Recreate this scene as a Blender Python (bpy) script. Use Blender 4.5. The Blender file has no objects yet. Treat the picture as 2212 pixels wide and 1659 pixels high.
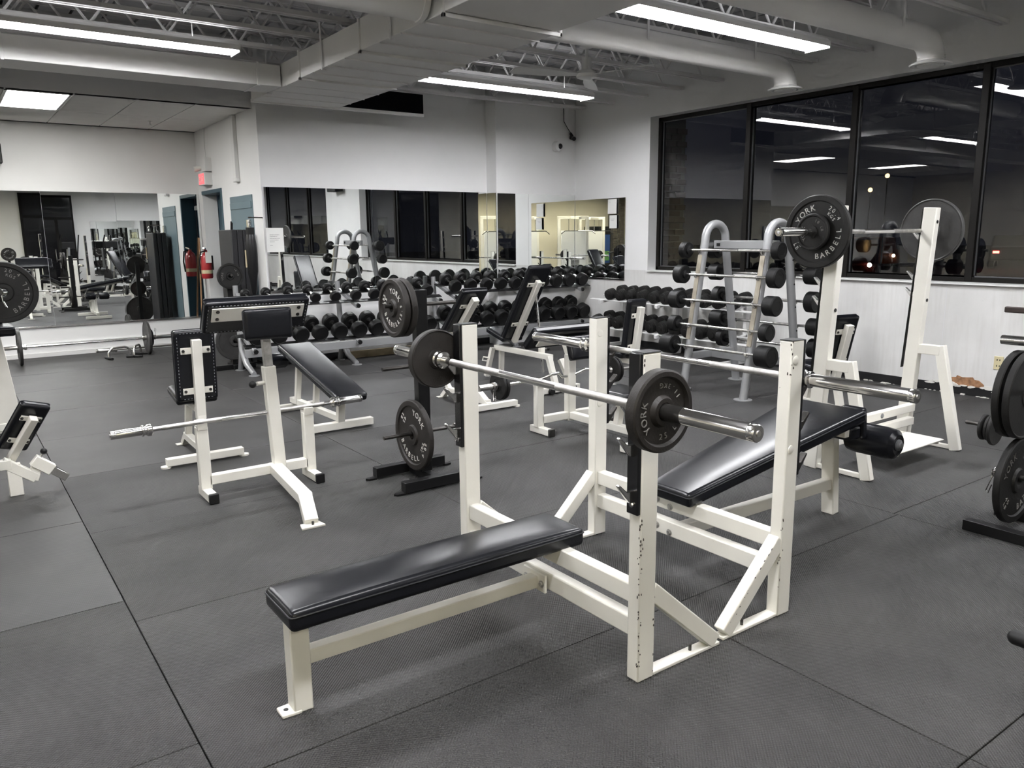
import bpy, bmesh, math, random
from mathutils import Vector, Matrix
random.seed(7)
SC = bpy.context.scene
COL = SC.collection
V = Vector
PI = math.pi

# ---------------------------------------------------------------- camera
cam_d = bpy.data.cameras.new('camera')
cam = bpy.data.objects.new('camera', cam_d); COL.objects.link(cam)
cam_d.sensor_fit = 'HORIZONTAL'; cam_d.sensor_width = 36.0
cam_d.lens = 36.0 * 1702.0 / 2212.0
cam_d.clip_start = 0.05; cam_d.clip_end = 200
YAW, PITCH, ROLL = 0.62236945, 0.18672797, 0.01084623
_f = V((math.sin(YAW) * math.cos(PITCH), math.cos(YAW) * math.cos(PITCH), -math.sin(PITCH)))
_r = V((math.cos(YAW), -math.sin(YAW), 0)); _d = _f.cross(_r)
_r2 = _r * math.cos(ROLL) + _d * math.sin(ROLL)
_d2 = _d * math.cos(ROLL) - _r * math.sin(ROLL)
cam.matrix_world = Matrix(((_r2.x, -_d2.x, -_f.x, 0), (_r2.y, -_d2.y, -_f.y, 0), (_r2.z, -_d2.z, -_f.z, 1.54), (0, 0, 0, 1)))
SC.camera = cam

# ---------------------------------------------------------------- world and exposure
w = bpy.data.worlds.new('night'); SC.world = w; w.use_nodes = True
w.node_tree.nodes['Background'].inputs[0].default_value = (0.010, 0.011, 0.016, 1)
w.node_tree.nodes['Background'].inputs[1].default_value = 0.35
SC.view_settings.view_transform = 'Standard'; SC.view_settings.look = 'None'
SC.view_settings.gamma = 1.0; SC.view_settings.use_curve_mapping = False
SC.view_settings.exposure = 1.80
SC.cycles.max_bounces = 7; SC.cycles.diffuse_bounces = 3; SC.cycles.adaptive_threshold = 0.05; SC.cycles.adaptive_min_samples = 22; SC.cycles.glossy_bounces = 6; SC.cycles.transmission_bounces = 4
SC.cycles.transparent_max_bounces = 8; SC.cycles.caustics_reflective = False; SC.cycles.caustics_refractive = False
LAMP = 20.0          # emission strength of the ceiling strip lenses
LAMP_WARM = 20.0

# ---------------------------------------------------------------- materials
MATS = {}
def mat(name, col=(0.8, 0.8, 0.8), rough=0.5, metal=0.0, coat=0.0, spec=0.5, emit=None, estr=0.0, bump=None, var=None, chips=None):
    """bump=(scale, strength, detail); var=(scale, amount); chips=(colour, scale, threshold)"""
    m = bpy.data.materials.new(name); m.use_nodes = True
    nt = m.node_tree; N = nt.nodes; L = nt.links
    b = N['Principled BSDF']
    b.inputs['Base Color'].default_value = (*col, 1); b.inputs['Roughness'].default_value = rough
    b.inputs['Metallic'].default_value = metal
    b.inputs['Coat Weight'].default_value = coat; b.inputs['Coat Roughness'].default_value = 0.12
    b.inputs['Specular IOR Level'].default_value = spec
    if emit:
        b.inputs['Emission Color'].default_value = (*emit, 1); b.inputs['Emission Strength'].default_value = estr
    src = None
    if bump or var or chips:
        tc = N.new('ShaderNodeTexCoord')
        gm = N.new('ShaderNodeNewGeometry')
    if bump:
        n = N.new('ShaderNodeTexNoise'); n.inputs['Scale'].default_value = bump[0]; n.inputs['Detail'].default_value = bump[2]
        L.new(gm.outputs['Position'], n.inputs['Vector'])
        bp = N.new('ShaderNodeBump'); bp.inputs['Strength'].default_value = bump[1]; bp.inputs['Distance'].default_value = 0.004
        L.new(n.outputs['Fac'], bp.inputs['Height']); L.new(bp.outputs[0], b.inputs['Normal'])
    last = None
    if var:
        n = N.new('ShaderNodeTexNoise'); n.inputs['Scale'].default_value = var[0]; n.inputs['Detail'].default_value = 6
        L.new(gm.outputs['Position'], n.inputs['Vector'])
        mr = N.new('ShaderNodeMapRange'); mr.inputs[1].default_value = 0.3; mr.inputs[2].default_value = 0.7
        mr.inputs[3].default_value = 1 - var[1]; mr.inputs[4].default_value = 1 + var[1] * 0.5
        L.new(n.outputs['Fac'], mr.inputs[0])
        mx = N.new('ShaderNodeVectorMath'); mx.operation = 'SCALE'; mx.inputs[0].default_value = col
        L.new(mr.outputs[0], mx.inputs['Scale']); last = mx.outputs[0]
        L.new(last, b.inputs['Base Color'])
    if chips:
        n = N.new('ShaderNodeTexNoise'); n.inputs['Scale'].default_value = chips[1]; n.inputs['Detail'].default_value = 8; n.inputs['Roughness'].default_value = 0.75
        L.new(gm.outputs['Position'], n.inputs['Vector'])
        cr = N.new('ShaderNodeMath'); cr.operation = 'GREATER_THAN'; cr.inputs[1].default_value = chips[2]
        L.new(n.outputs['Fac'], cr.inputs[0])
        mx = N.new('ShaderNodeMix'); mx.data_type = 'RGBA'
        L.new(cr.outputs[0], mx.inputs[0])
        if last: L.new(last, mx.inputs[6])
        else: mx.inputs[6].default_value = (*col, 1)
        mx.inputs[7].default_value = (*chips[0], 1)
        L.new(mx.outputs[2], b.inputs['Base Color'])
    MATS[name] = m
    return m

mat('white_frame', (0.775, 0.755, 0.69), 0.38, var=(3, 0.07), chips=((0.16, 0.13, 0.10), 46, 0.70), bump=(90, 0.05, 2))
mat('wall', (0.80, 0.80, 0.795), 0.75, var=(1.3, 0.04), bump=(60, 0.08, 3))
mat('wall_grey', (0.70, 0.70, 0.71), 0.8, var=(1.3, 0.04), bump=(60, 0.08, 3))
mat('wall_low', (0.70, 0.695, 0.68), 0.7, var=(2.2, 0.10), chips=((0.45, 0.44, 0.42), 11, 0.70), bump=(60, 0.08, 3))
mat('wall_beige', (0.78, 0.73, 0.60), 0.8, var=(1.3, 0.04))
mat('ceiling_paint', (0.62, 0.62, 0.635), 0.85, var=(0.9, 0.10))
mat('joist_paint', (0.78, 0.77, 0.76), 0.6, var=(2, 0.1))
mat('duct_paint', (0.88, 0.87, 0.85), 0.55, var=(1.5, 0.05))
mat('tile_white', (0.80, 0.79, 0.76), 0.9, bump=(120, 0.25, 4), var=(6, 0.03))
mat('trim_white', (0.75, 0.75, 0.74), 0.5)
mat('baseboard_black', (0.008, 0.008, 0.009), 0.45, bump=(20, 0.2, 3))
mat('iron', (0.012, 0.0115, 0.011), 0.52, spec=0.35, bump=(150, 0.25, 4), var=(20, 0.25))
mat('iron_brown', (0.024, 0.021, 0.019), 0.52, spec=0.35, bump=(150, 0.25, 4), var=(14, 0.3))
mat('brass_worn', (0.36, 0.325, 0.265), 0.38, metal=0.6, var=(9, 0.35))
mat('iron_lit', (0.045, 0.044, 0.043), 0.5, spec=0.4, bump=(150, 0.25, 4), var=(14, 0.25))  # iron lightened in colour to stand in for light on the plain plates
mat('grip_brown', (0.045, 0.032, 0.028), 0.5)
mat('letter', (0.62, 0.61, 0.58), 0.5, var=(40, 0.3))
mat('letter_grey', (0.24, 0.23, 0.22), 0.5, var=(40, 0.35))
mat('vinyl', (0.006, 0.0065, 0.009), 0.27, spec=0.36, bump=(300, 0.02, 2), var=(5, 0.2))
mat('vinyl_seam', (0.018, 0.018, 0.022), 0.4)
mat('stitch', (0.20, 0.20, 0.21), 0.7)
mat('chrome', (0.74, 0.73, 0.71), 0.17, metal=1.0, bump=(60, 0.03, 4), var=(9, 0.12))
mat('chrome_worn', (0.55, 0.54, 0.52), 0.33, metal=1.0, bump=(600, 0.35, 2), var=(25, 0.3))
mat('steel_dark', (0.10, 0.095, 0.09), 0.35, metal=0.9, var=(16, 0.3))
mat('black_gloss', (0.008, 0.008, 0.009), 0.22, coat=0.3)
mat('black_paint', (0.006, 0.006, 0.0065), 0.38, spec=0.35, bump=(80, 0.1, 3))
mat('black_plastic', (0.008, 0.008, 0.0085), 0.5, spec=0.35)
mat('rubber_head', (0.006, 0.006, 0.0063), 0.48, spec=0.32, bump=(200, 0.12, 2))
mat('silver_paint', (0.33, 0.335, 0.34), 0.38, metal=0.35, var=(4, 0.1))
mat('grey_dark', (0.10, 0.102, 0.106), 0.45, metal=0.2)
mat('bronze', (0.006, 0.005, 0.0042), 0.5, spec=0.2)
mat('door_teal', (0.028, 0.075, 0.105), 0.45)
mat('door_greyblue', (0.135, 0.195, 0.225), 0.5, var=(3, 0.05))
mat('red_gloss', (0.42, 0.03, 0.035), 0.3, coat=0.3)
mat('red_dull', (0.40, 0.03, 0.035), 0.5)
mat('paper', (0.80, 0.80, 0.77), 0.8)
mat('ink', (0.16, 0.16, 0.17), 0.8)
mat('yellowed', (0.62, 0.55, 0.34), 0.5)
mat('wood', (0.36, 0.20, 0.10), 0.55, var=(12, 0.25))
mat('wood_pale', (0.48, 0.40, 0.26), 0.6, var=(9, 0.25))
mat('mat_vinyl_grey', (0.030, 0.030, 0.033), 0.5, spec=0.3, bump=(30, 0.3, 3))
mat('broken_plaster', (0.36, 0.19, 0.10), 0.9, bump=(40, 0.9, 5), var=(25, 0.5))
mat('plaster_white', (0.72, 0.70, 0.66), 0.9, bump=(60, 0.6, 4))
mat('brick', (0.13, 0.10, 0.085), 0.9, bump=(50, 0.5, 4), var=(8, 0.3))
mat('brick_grey', (0.20, 0.18, 0.15), 0.9, bump=(50, 0.5, 4), var=(8, 0.3))
mat('mortar', (0.17, 0.16, 0.15), 0.95)
mat('asphalt', (0.03, 0.03, 0.032), 0.9, bump=(60, 0.5, 4))
mat('car_red', (0.16, 0.022, 0.015), 0.3, coat=0.5)
mat('car_orange', (0.45, 0.12, 0.02), 0.3, coat=0.5)
mat('car_dark', (0.02, 0.02, 0.024), 0.3, coat=0.5)
mat('car_glass', (0.01, 0.01, 0.012), 0.1)
mat('headlight', (1, 1, 1), 0.3, emit=(1.0, 0.90, 0.72), estr=60)
mat('signal_light', (1, 0.4, 0.1), 0.3, emit=(1.0, 0.33, 0.04), estr=20)
mat('tail_light', (1, 0.1, 0.1), 0.3, emit=(1.0, 0.04, 0.03), estr=12)
mat('street_lamp', (1, 0.8, 0.5), 0.3, emit=(1.0, 0.62, 0.25), estr=2.5)
mat('exit_red', (0.8, 0.1, 0.1), 0.4, emit=(1.0, 0.16, 0.18), estr=0.30)
mat('lens', (1, 1, 1), 0.5, emit=(0.97, 0.972, 1.0), estr=LAMP)
mat('lens_troffer', (1, 1, 1), 0.5, emit=(1.0, 0.985, 0.95), estr=12.0)
mat('lens_warm', (1, 1, 1), 0.5, emit=(1.0, 0.93, 0.72), estr=LAMP_WARM)
mat('added_up_glow', (1, 1, 1), 0.5, emit=(0.97, 0.972, 1.0), estr=LAMP * 0.17)  # weak glow added above the strips to lift the ceiling
mat('chip_dark', (0.05, 0.042, 0.035), 0.7)
mat('fixture_white', (0.88, 0.88, 0.87), 0.4)
mat('bulb_glass', (0.85, 0.85, 0.8), 0.15, spec=0.8)
mat('camera_white', (0.75, 0.75, 0.74), 0.3)
mat('poster_blue', (0.03, 0.09, 0.28), 0.4)
mat('poster_green', (0.16, 0.42, 0.12), 0.4)
mat('screen_dark', (0.008, 0.009, 0.012), 0.15)
mat('bottle_clear', (0.55, 0.57, 0.58), 0.15, spec=0.8)
mat('leather_bag', (0.008, 0.008, 0.009), 0.35, spec=0.4, bump=(120, 0.2, 3))

def smudge(m):
    nt = m.node_tree; N = nt.nodes; L = nt.links; b = N['Principled BSDF']
    src = b.inputs['Base Color'].links[0].from_socket
    gm = N.new('ShaderNodeNewGeometry'); mp = N.new('ShaderNodeMapping'); mp.inputs['Scale'].default_value = (1, 34, 2.6); L.new(gm.outputs['Position'], mp.inputs[0])
    n = N.new('ShaderNodeTexNoise'); n.inputs['Scale'].default_value = 1.0; n.inputs['Detail'].default_value = 6; L.new(mp.outputs[0], n.inputs['Vector'])
    n2 = N.new('ShaderNodeTexNoise'); n2.inputs['Scale'].default_value = 2.4; n2.inputs['Detail'].default_value = 3; L.new(gm.outputs['Position'], n2.inputs['Vector'])
    mu = N.new('ShaderNodeMath'); mu.operation = 'MULTIPLY'; L.new(n.outputs['Fac'], mu.inputs[0]); L.new(n2.outputs['Fac'], mu.inputs[1])
    mr = N.new('ShaderNodeMapRange'); mr.inputs[1].default_value = 0.25; mr.inputs[2].default_value = 0.42; mr.inputs[3].default_value = 0.0; mr.inputs[4].default_value = 0.20; L.new(mu.outputs[0], mr.inputs[0])
    mx = N.new('ShaderNodeMix'); mx.data_type = 'RGBA'; L.new(mr.outputs[0], mx.inputs[0]); L.new(src, mx.inputs[6]); mx.inputs[7].default_value = (0.46, 0.44, 0.40, 1)
    L.new(mx.outputs[2], b.inputs['Base Color'])
smudge(MATS['wall_low'])
# mirror: real front-silvered glass
mat('void_black', (0.003, 0.003, 0.004), 0.9, spec=0.1)
m = mat('mirror', (0.86, 0.88, 0.87), 0.0, metal=1.0)
# night window glass: clear pane, fresnel reflection
m = bpy.data.materials.new('window_glass'); m.use_nodes = True; nt = m.node_tree; nt.nodes.clear()
o = nt.nodes.new('ShaderNodeOutputMaterial'); mx = nt.nodes.new('ShaderNodeMixShader'); tr = nt.nodes.new('ShaderNodeBsdfTransparent')
gl = nt.nodes.new('ShaderNodeBsdfGlossy'); fr = nt.nodes.new('ShaderNodeFresnel')
tr.inputs[0].default_value = (0.80, 0.80, 0.80, 1); gl.inputs['Roughness'].default_value = 0.0; fr.inputs[0].default_value = 2.0        # tinted double glazing: several reflecting faces in one
gb = nt.nodes.new('ShaderNodeNewGeometry'); fs_ = nt.nodes.new('ShaderNodeMath'); fs_.operation = 'SUBTRACT'; fs_.use_clamp = True
nt.links.new(fr.outputs[0], fs_.inputs[0]); nt.links.new(gb.outputs['Backfacing'], fs_.inputs[1]); nt.links.new(fs_.outputs[0], mx.inputs[0])
nt.links.new(tr.outputs[0], mx.inputs[1]); nt.links.new(gl.outputs[0], mx.inputs[2]); nt.links.new(mx.outputs[0], o.inputs[0])
MATS['window_glass'] = m

def rubber_material(name, amount, f=1.0):
    """black rubber flooring; amount = strength of the moulded dimple relief"""
    m = mat(name, (0.048, 0.0475, 0.047), 0.52, spec=0.42)
    nt = m.node_tree; N = nt.nodes; L = nt.links; b = N['Principled BSDF']
    gm = N.new('ShaderNodeNewGeometry'); sp = N.new('ShaderNodeSeparateXYZ'); L.new(gm.outputs['Position'], sp.inputs[0])
    def sn(out, k, ph=0.0):
        a = N.new('ShaderNodeMath'); a.operation = 'MULTIPLY_ADD'; a.inputs[1].default_value = k; a.inputs[2].default_value = ph; L.new(out, a.inputs[0])
        s = N.new('ShaderNodeMath'); s.operation = 'SINE'; L.new(a.outputs[0], s.inputs[0]); return s.outputs[0]
    k = 2 * PI / 0.0125
    s1 = sn(sp.outputs['X'], k); s2 = sn(sp.outputs['Y'], k)
    mu = N.new('ShaderNodeMath'); mu.operation = 'MULTIPLY'; L.new(s1, mu.inputs[0]); L.new(s2, mu.inputs[1])
    bp = N.new('ShaderNodeBump'); bp.inputs['Strength'].default_value = amount; bp.inputs['Distance'].default_value = 0.0022
    L.new(mu.outputs[0], bp.inputs['Height'])
    n2 = N.new('ShaderNodeTexNoise'); n2.inputs['Scale'].default_value = 260; n2.inputs['Detail'].default_value = 2; L.new(gm.outputs['Position'], n2.inputs['Vector'])
    bp2 = N.new('ShaderNodeBump'); bp2.inputs['Strength'].default_value = 0.15; bp2.inputs['Distance'].default_value = 0.001
    L.new(n2.outputs['Fac'], bp2.inputs['Height']); L.new(bp.outputs[0], bp2.inputs['Normal']); L.new(bp2.outputs[0], b.inputs['Normal'])
    n = N.new('ShaderNodeTexNoise'); n.inputs['Scale'].default_value = 1.7; n.inputs['Detail'].default_value = 7; n.inputs['Roughness'].default_value = 0.62
    L.new(gm.outputs['Position'], n.inputs['Vector'])
    oi = N.new('ShaderNodeObjectInfo')
    ad = N.new('ShaderNodeMath'); ad.operation = 'MULTIPLY_ADD'; ad.inputs[1].default_value = 0.10; L.new(oi.outputs['Random'], ad.inputs[0]); L.new(n.outputs['Fac'], ad.inputs[2])
    cr = N.new('ShaderNodeValToRGB'); cr.color_ramp.elements[0].position = 0.34; cr.color_ramp.elements[0].color = (0.030 * f, 0.0295 * f, 0.029 * f, 1)
    cr.color_ramp.elements[1].position = 0.75; cr.color_ramp.elements[1].color = (0.060 * f, 0.0585 * f, 0.057 * f, 1)
    L.new(ad.outputs[0], cr.inputs[0])
    # sparse white specks of chalk and lint
    ns = N.new('ShaderNodeTexVoronoi'); ns.inputs['Scale'].default_value = 9.0; L.new(gm.outputs['Position'], ns.inputs['Vector'])
    lt = N.new('ShaderNodeMath'); lt.operation = 'LESS_THAN'; lt.inputs[1].default_value = 0.028; L.new(ns.outputs['Distance'], lt.inputs[0])
    nb = N.new('ShaderNodeTexNoise'); nb.inputs['Scale'].default_value = 2.3; L.new(gm.outputs['Position'], nb.inputs['Vector'])
    gt = N.new('ShaderNodeMath'); gt.operation = 'GREATER_THAN'; gt.inputs[1].default_value = 0.60; L.new(nb.outputs['Fac'], gt.inputs[0])
    mm = N.new('ShaderNodeMath'); mm.operation = 'MULTIPLY'; L.new(lt.outputs[0], mm.inputs[0]); L.new(gt.outputs[0], mm.inputs[1])
    mc = N.new('ShaderNodeMix'); mc.data_type = 'RGBA'; L.new(mm.outputs[0], mc.inputs[0]); L.new(cr.outputs[0], mc.inputs[6]); mc.inputs[7].default_value = (0.36, 0.35, 0.33, 1)
    L.new(mc.outputs[2], b.inputs['Base Color'])
    return m
rubber_material('rubber_dimple', 1.0); rubber_material('rubber_smooth', 0.25, 0.82)
mat('rubber_joint', (0.010, 0.010, 0.010), 0.8)

# ---------------------------------------------------------------- mesh helpers
OFF = {}
def _frame(d, up=(0, 0, 1)):
    d = V(d).normalized(); u = V(up)
    if abs(d.dot(u.normalized())) > 0.999: u = V((0, 1, 0)) if abs(d.y) < 0.9 else V((1, 0, 0))
    s = d.cross(u).normalized(); t = s.cross(d).normalized()
    return d, s, t
class MB:
    def __init__(self): self.v = []; self.f = []
    def add(self, vs, fs):
        n = len(self.v); self.v += [V(p) for p in vs]; self.f += [tuple(i + n for i in f) for f in fs]; return self
    def box(self, x0, x1, y0, y1, z0, z1):
        return self.add([(x0, y0, z0), (x1, y0, z0), (x1, y1, z0), (x0, y1, z0), (x0, y0, z1), (x1, y0, z1), (x1, y1, z1), (x0, y1, z1)],
            [(0, 3, 2, 1), (4, 5, 6, 7), (0, 1, 5, 4), (1, 2, 6, 5), (2, 3, 7, 6), (3, 0, 4, 7)])
    def bar(self, p0, p1, w, h, up=(0, 0, 1), w1=None, h1=None):
        p0 = V(p0); p1 = V(p1); d, s, t = _frame(p1 - p0, up); vs = []
        for p, a, b in ((p0, w, h), (p1, w1 or w, h1 or h)):
            for i, j in ((-1, -1), (1, -1), (1, 1), (-1, 1)): vs.append(p + s * (a / 2 * i) + t * (b / 2 * j))
        return self.add(vs, [(0, 3, 2, 1), (4, 5, 6, 7), (0, 1, 5, 4), (1, 2, 6, 5), (2, 3, 7, 6), (3, 0, 4, 7)][::1])
    def cyl(self, p0, p1, r, n=16, r2=None):
        p0 = V(p0); p1 = V(p1); d, s, t = _frame(p1 - p0); r2 = r if r2 is None else r2; vs = []
        for p, rr in ((p0, r), (p1, r2)):
            for i in range(n):
                a = 2 * PI * i / n; vs.append(p + (s * math.cos(a) + t * math.sin(a)) * rr)
        fs = [tuple(range(n))[::-1], tuple(range(n, 2 * n))] + [(i, (i + 1) % n, n + (i + 1) % n, n + i) for i in range(n)]
        return self.add(vs, fs)
    def lathe(self, prof, o, axis, n=40, closed=False):
        """prof: list of (radius, offset along axis)"""
        o = V(o); d, s, t = _frame(axis); vs = []; m = len(prof)
        for r, q in prof:
            for i in range(n):
                a = 2 * PI * i / n; vs.append(o + d * q + (s * math.cos(a) + t * math.sin(a)) * r)
        fs = []
        for k in range(m if closed else m - 1):
            k2 = (k + 1) % m
            for i in range(n):
                j = (i + 1) % n; fs.append((k * n + i, k * n + j, k2 * n + j, k2 * n + i))
        if not closed:
            fs.append(tuple(range(n))[::-1]); fs.append(tuple((m - 1) * n + i for i in range(n)))
        return self.add(vs, fs)
    def pipe(self, pts, r, n=12, close=False):
        pts = [V(p) for p in pts]; m = len(pts); vs = []; prev = None
        for k, p in enumerate(pts):
            if close: d = pts[(k + 1) % m] - pts[k - 1]
            else: d = (pts[min(k + 1, m - 1)] - pts[max(k - 1, 0)])
            d.normalize()
            if prev is None: _, s, t = _frame(d)
            else:
                s = (prev - d * prev.dot(d)).normalized(); t = s.cross(d)
                t = d.cross(s) * -1
            prev = s; t = s.cross(d)
            rr = r[k] if isinstance(r, (list, tuple)) else r
            for i in range(n):
                a = 2 * PI * i / n; vs.append(p + (s * math.cos(a) + t * math.sin(a)) * rr)
        fs = []
        for k in range(m if close else m - 1):
            k2 = (k + 1) % m
            for i in range(n):
                j = (i + 1) % n; fs.append((k * n + i, k * n + j, k2 * n + j, k2 * n + i))
        if not close: fs.append(tuple(range(n))[::-1]); fs.append(tuple((m - 1) * n + i for i in range(n)))
        return self.add(vs, fs)
    def prism(self, poly, o, ux, uy, depth):
        """poly 2-D outline in the plane (ux, uy) at o, extruded by depth along ux x uy (centred)"""
        o = V(o); ux = V(ux); uy = V(uy); n = ux.cross(uy).normalized(); k = len(poly)
        vs = [o + ux * a + uy * b - n * (depth / 2) for a, b in poly] + [o + ux * a + uy * b + n * (depth / 2) for a, b in poly]
        return self.add(vs, [tuple(range(k))[::-1], tuple(range(k, 2 * k))] + [(i, (i + 1) % k, k + (i + 1) % k, k + i) for i in range(k)])
    def sphere(self, c, r, n=14, m=8, sc=(1, 1, 1)):
        prof = []
        c = V(c); vs = []; fs = []
        for k in range(1, m):
            th = PI * k / m
            for i in range(n):
                a = 2 * PI * i / n; vs.append(c + V((math.sin(th) * math.cos(a) * r * sc[0], math.sin(th) * math.sin(a) * r * sc[1], math.cos(th) * r * sc[2])))
        vs.append(c + V((0, 0, r * sc[2]))); vs.append(c - V((0, 0, r * sc[2]))); T = len(vs) - 2; B = T + 1
        for k in range(m - 2):
            for i in range(n):
                j = (i + 1) % n; fs.append((k * n + i, (k + 1) * n + i, (k + 1) * n + j, k * n + j))
        for i in range(n):
            j = (i + 1) % n; fs.append((T, i, j)); fs.append((B, (m - 2) * n + j, (m - 2) * n + i))
        return self.add(vs, fs)
    def xform(self, M):
        self.v = [M @ p for p in self.v]; return self
    def merge(self, other, M=None):
        return self.add([M @ p for p in other.v] if M else other.v, other.f)
    def build(self, name, mt, parent=None, bevel=0.0, seg=2, smooth=True, origin=None, angle=35):
        off = OFF.get(parent, V((0, 0, 0))) if parent is not None else V(origin or (0, 0, 0))
        me = bpy.data.meshes.new(name); me.from_pydata([tuple(p - off) for p in self.v], [], self.f); me.update()
        bm = bmesh.new(); bm.from_mesh(me); bmesh.ops.recalc_face_normals(bm, faces=bm.faces); bm.to_mesh(me); bm.free()
        if smooth:
            me.polygons.foreach_set('use_smooth', [True] * len(me.polygons)); me.set_sharp_from_angle(angle=math.radians(angle))
        me.materials.append(MATS[mt] if isinstance(mt, str) else mt)
        o = bpy.data.objects.new(name, me); COL.objects.link(o)
        if parent is not None: o.parent = parent; OFF[o] = off
        else: o.location = off; OFF[o] = off
        if bevel:
            b = o.modifiers.new('bevel', 'BEVEL'); b.width = bevel; b.segments = seg; b.limit_method = 'ANGLE'; b.angle_limit = math.radians(40)
        return o
def tag(o, label=None, cat=None, group=None, kind=None):
    if label: o['label'] = label
    if cat: o['category'] = cat
    if group: o['group'] = group
    if kind: o['kind'] = kind
    return o
def thing(name, label, cat, loc=(0, 0, 0), group=None):
    o = bpy.data.objects.new(name, None); COL.objects.link(o); o.empty_display_size = 0.1
    o.location = loc; OFF[o] = V(loc); tag(o, label, cat, group); return o
def struct(mb, name, mt, **k):
    return tag(mb.build(name, mt, **k), kind='structure')
def copy_tree(o, parent=None):
    c = o.copy(); COL.objects.link(c); c.parent = parent
    for ch in o.children: copy_tree(ch, c)
    return c
def B(*a): return MB().box(*a)
def BAR(*a, **k): return MB().bar(*a, **k)
def CYL(*a, **k): return MB().cyl(*a, **k)
ORD = ['first', 'second', 'third', 'fourth', 'fifth', 'sixth', 'seventh', 'eighth', 'ninth', 'tenth', 'eleventh', 'twelfth', 'thirteenth']
# ================================================================ THE ROOM
XR, XG = 7.80, 8.00            # inner face of right wall, glass plane
YA, YB, YB2, YS = 12.16, 9.45, 9.21, -4.5
XS, XL, ZC = 3.18, -7.0, 3.80   # side wall of alcove, left wall, deck height
ZD = 3.03                       # dropped ceiling
W1, W2, WZ0, WZ1 = (2.30, 7.69), (-4.2, 0.45), 1.05, 3.04

# floor slab and rubber mats
floor = struct(B(XL - .2, 8.1, YS - .2, YA + .2, -0.12, -0.012), 'floor', 'rubber_joint')
MX, MY = 1.829, 1.213
MATMESH = {}
def mat_piece(x0, x1, y0, y1, kind):
    g = 0.0022
    lift = random.uniform(0, 0.0012)
    key = (round(x1 - x0, 3), round(y1 - y0, 3), kind)
    if key not in MATMESH:
        me_o = B(-(x1 - x0) / 2 + g, (x1 - x0) / 2 - g, -(y1 - y0) / 2 + g, (y1 - y0) / 2 - g, -0.012, 0.0).build('rubber_mat', kind, floor, bevel=0.0015, seg=1)
        MATMESH[key] = me_o; o = me_o
    else:
        o = MATMESH[key].copy(); COL.objects.link(o)
    o.location = ((x0 + x1) / 2, (y0 + y1) / 2, lift - 0.0012)
xs0 = 0.484
smooth_set = set()
for ci in range(-4, 5):
    x0 = xs0 + ci * MX; x1 = x0 + MX
    x0c, x1c = max(x0, XL), min(x1, XR + .0)
    if x1c - x0c < 0.05: continue
    y = 3.34 if ci >= 0 else 3.575
    if ci == 2: y = 2.15
    y -= MY * 8
    r = 0
    while y < YA:
        y0, y1 = max(y, YS), min(y + MY, YA)
        if y1 - y0 > 0.04:
            kind = 'rubber_smooth' if (ci < 0 and y > 3.5) or (y > 5.7) else 'rubber_dimple'
            mat_piece(x0c, x1c, y0, y1, kind)
        y += MY; r += 1

# walls
def wall(name, mt, boxes, **k):
    mb = MB()
    for b in boxes: mb.box(*b)
    return struct(mb, name, mt, smooth=False, **k)
wall('wall_alcove', 'wall', [(XL, XS + .2, YA, YA + .15, 0, 3.85)])
# side wall of the alcove with the recessed door opening
DY0, DY1, DZ = 11.05, 11.98, 2.17
wall('wall_side', 'wall', [(XS, XS + .2, YB, DY0, 0, ZC), (XS, XS + .2, DY1, YA, 0, ZC), (XS, XS + .2, DY0, DY1, DZ, ZC)])
wall('wall_back', 'wall', [(XS + .2, 6.38, YB, YB + .15, 0, ZC), (6.38, XR + .3, YB2, YB + .15, 0, ZC)])
wr = MB()
wr.box(XR, XR + .26, YS, YB2, 0, WZ0)
wu = MB(); wu.box(XR, XR + .26, YS, YB2, WZ1, ZC)
for a, b in ((W1[1], YB2), (W2[1], W1[0]), (YS, W2[0])): wu.box(XR, XR + .26, a, b, WZ0, WZ1)
wall_right = struct(wr, 'wall_right', 'wall_low', smooth=False)
struct(wu, 'wall_right_upper', 'wall', smooth=False)
wall('wall_left', 'wall_beige', [(XL - .15, XL, YS, YA, 0, ZC)])
wall('wall_behind', 'wall', [(0.6, XR + .26, YS - .15, YS, 0, ZC)])
wall('wall_behind_beige', 'wall_beige', [(XL, 0.6, YS - .15, YS, 0, ZC)])
struct(B(XR + .0 - .035, XR + .24, W1[0] - .0, W1[1], WZ0 - .012, WZ0 + .004), 'trim_1', 'trim_white')
struct(B(XR + .0 - .035, XR + .24, W2[0], W2[1], WZ0 - .012, WZ0 + .004), 'trim_2', 'trim_white')
# baseboards
struct(B(XR - .012, XR, 1.2, 8.6, 0, 0.085), 'baseboard_right', 'baseboard_black', bevel=.003)
struct(B(XS + .02, 6.4, YB - .012, YB, 0, 0.085), 'baseboard_back', 'baseboard_black')
struct(B(XL, XS - .01, YA - .02, YA, 0, 0.06), 'baseboard_alcove', 'trim_white', bevel=.003)
struct(B(XL, XS - .01, YA - .03, YA, .17, .185), 'trim_3', 'trim_white')
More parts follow.
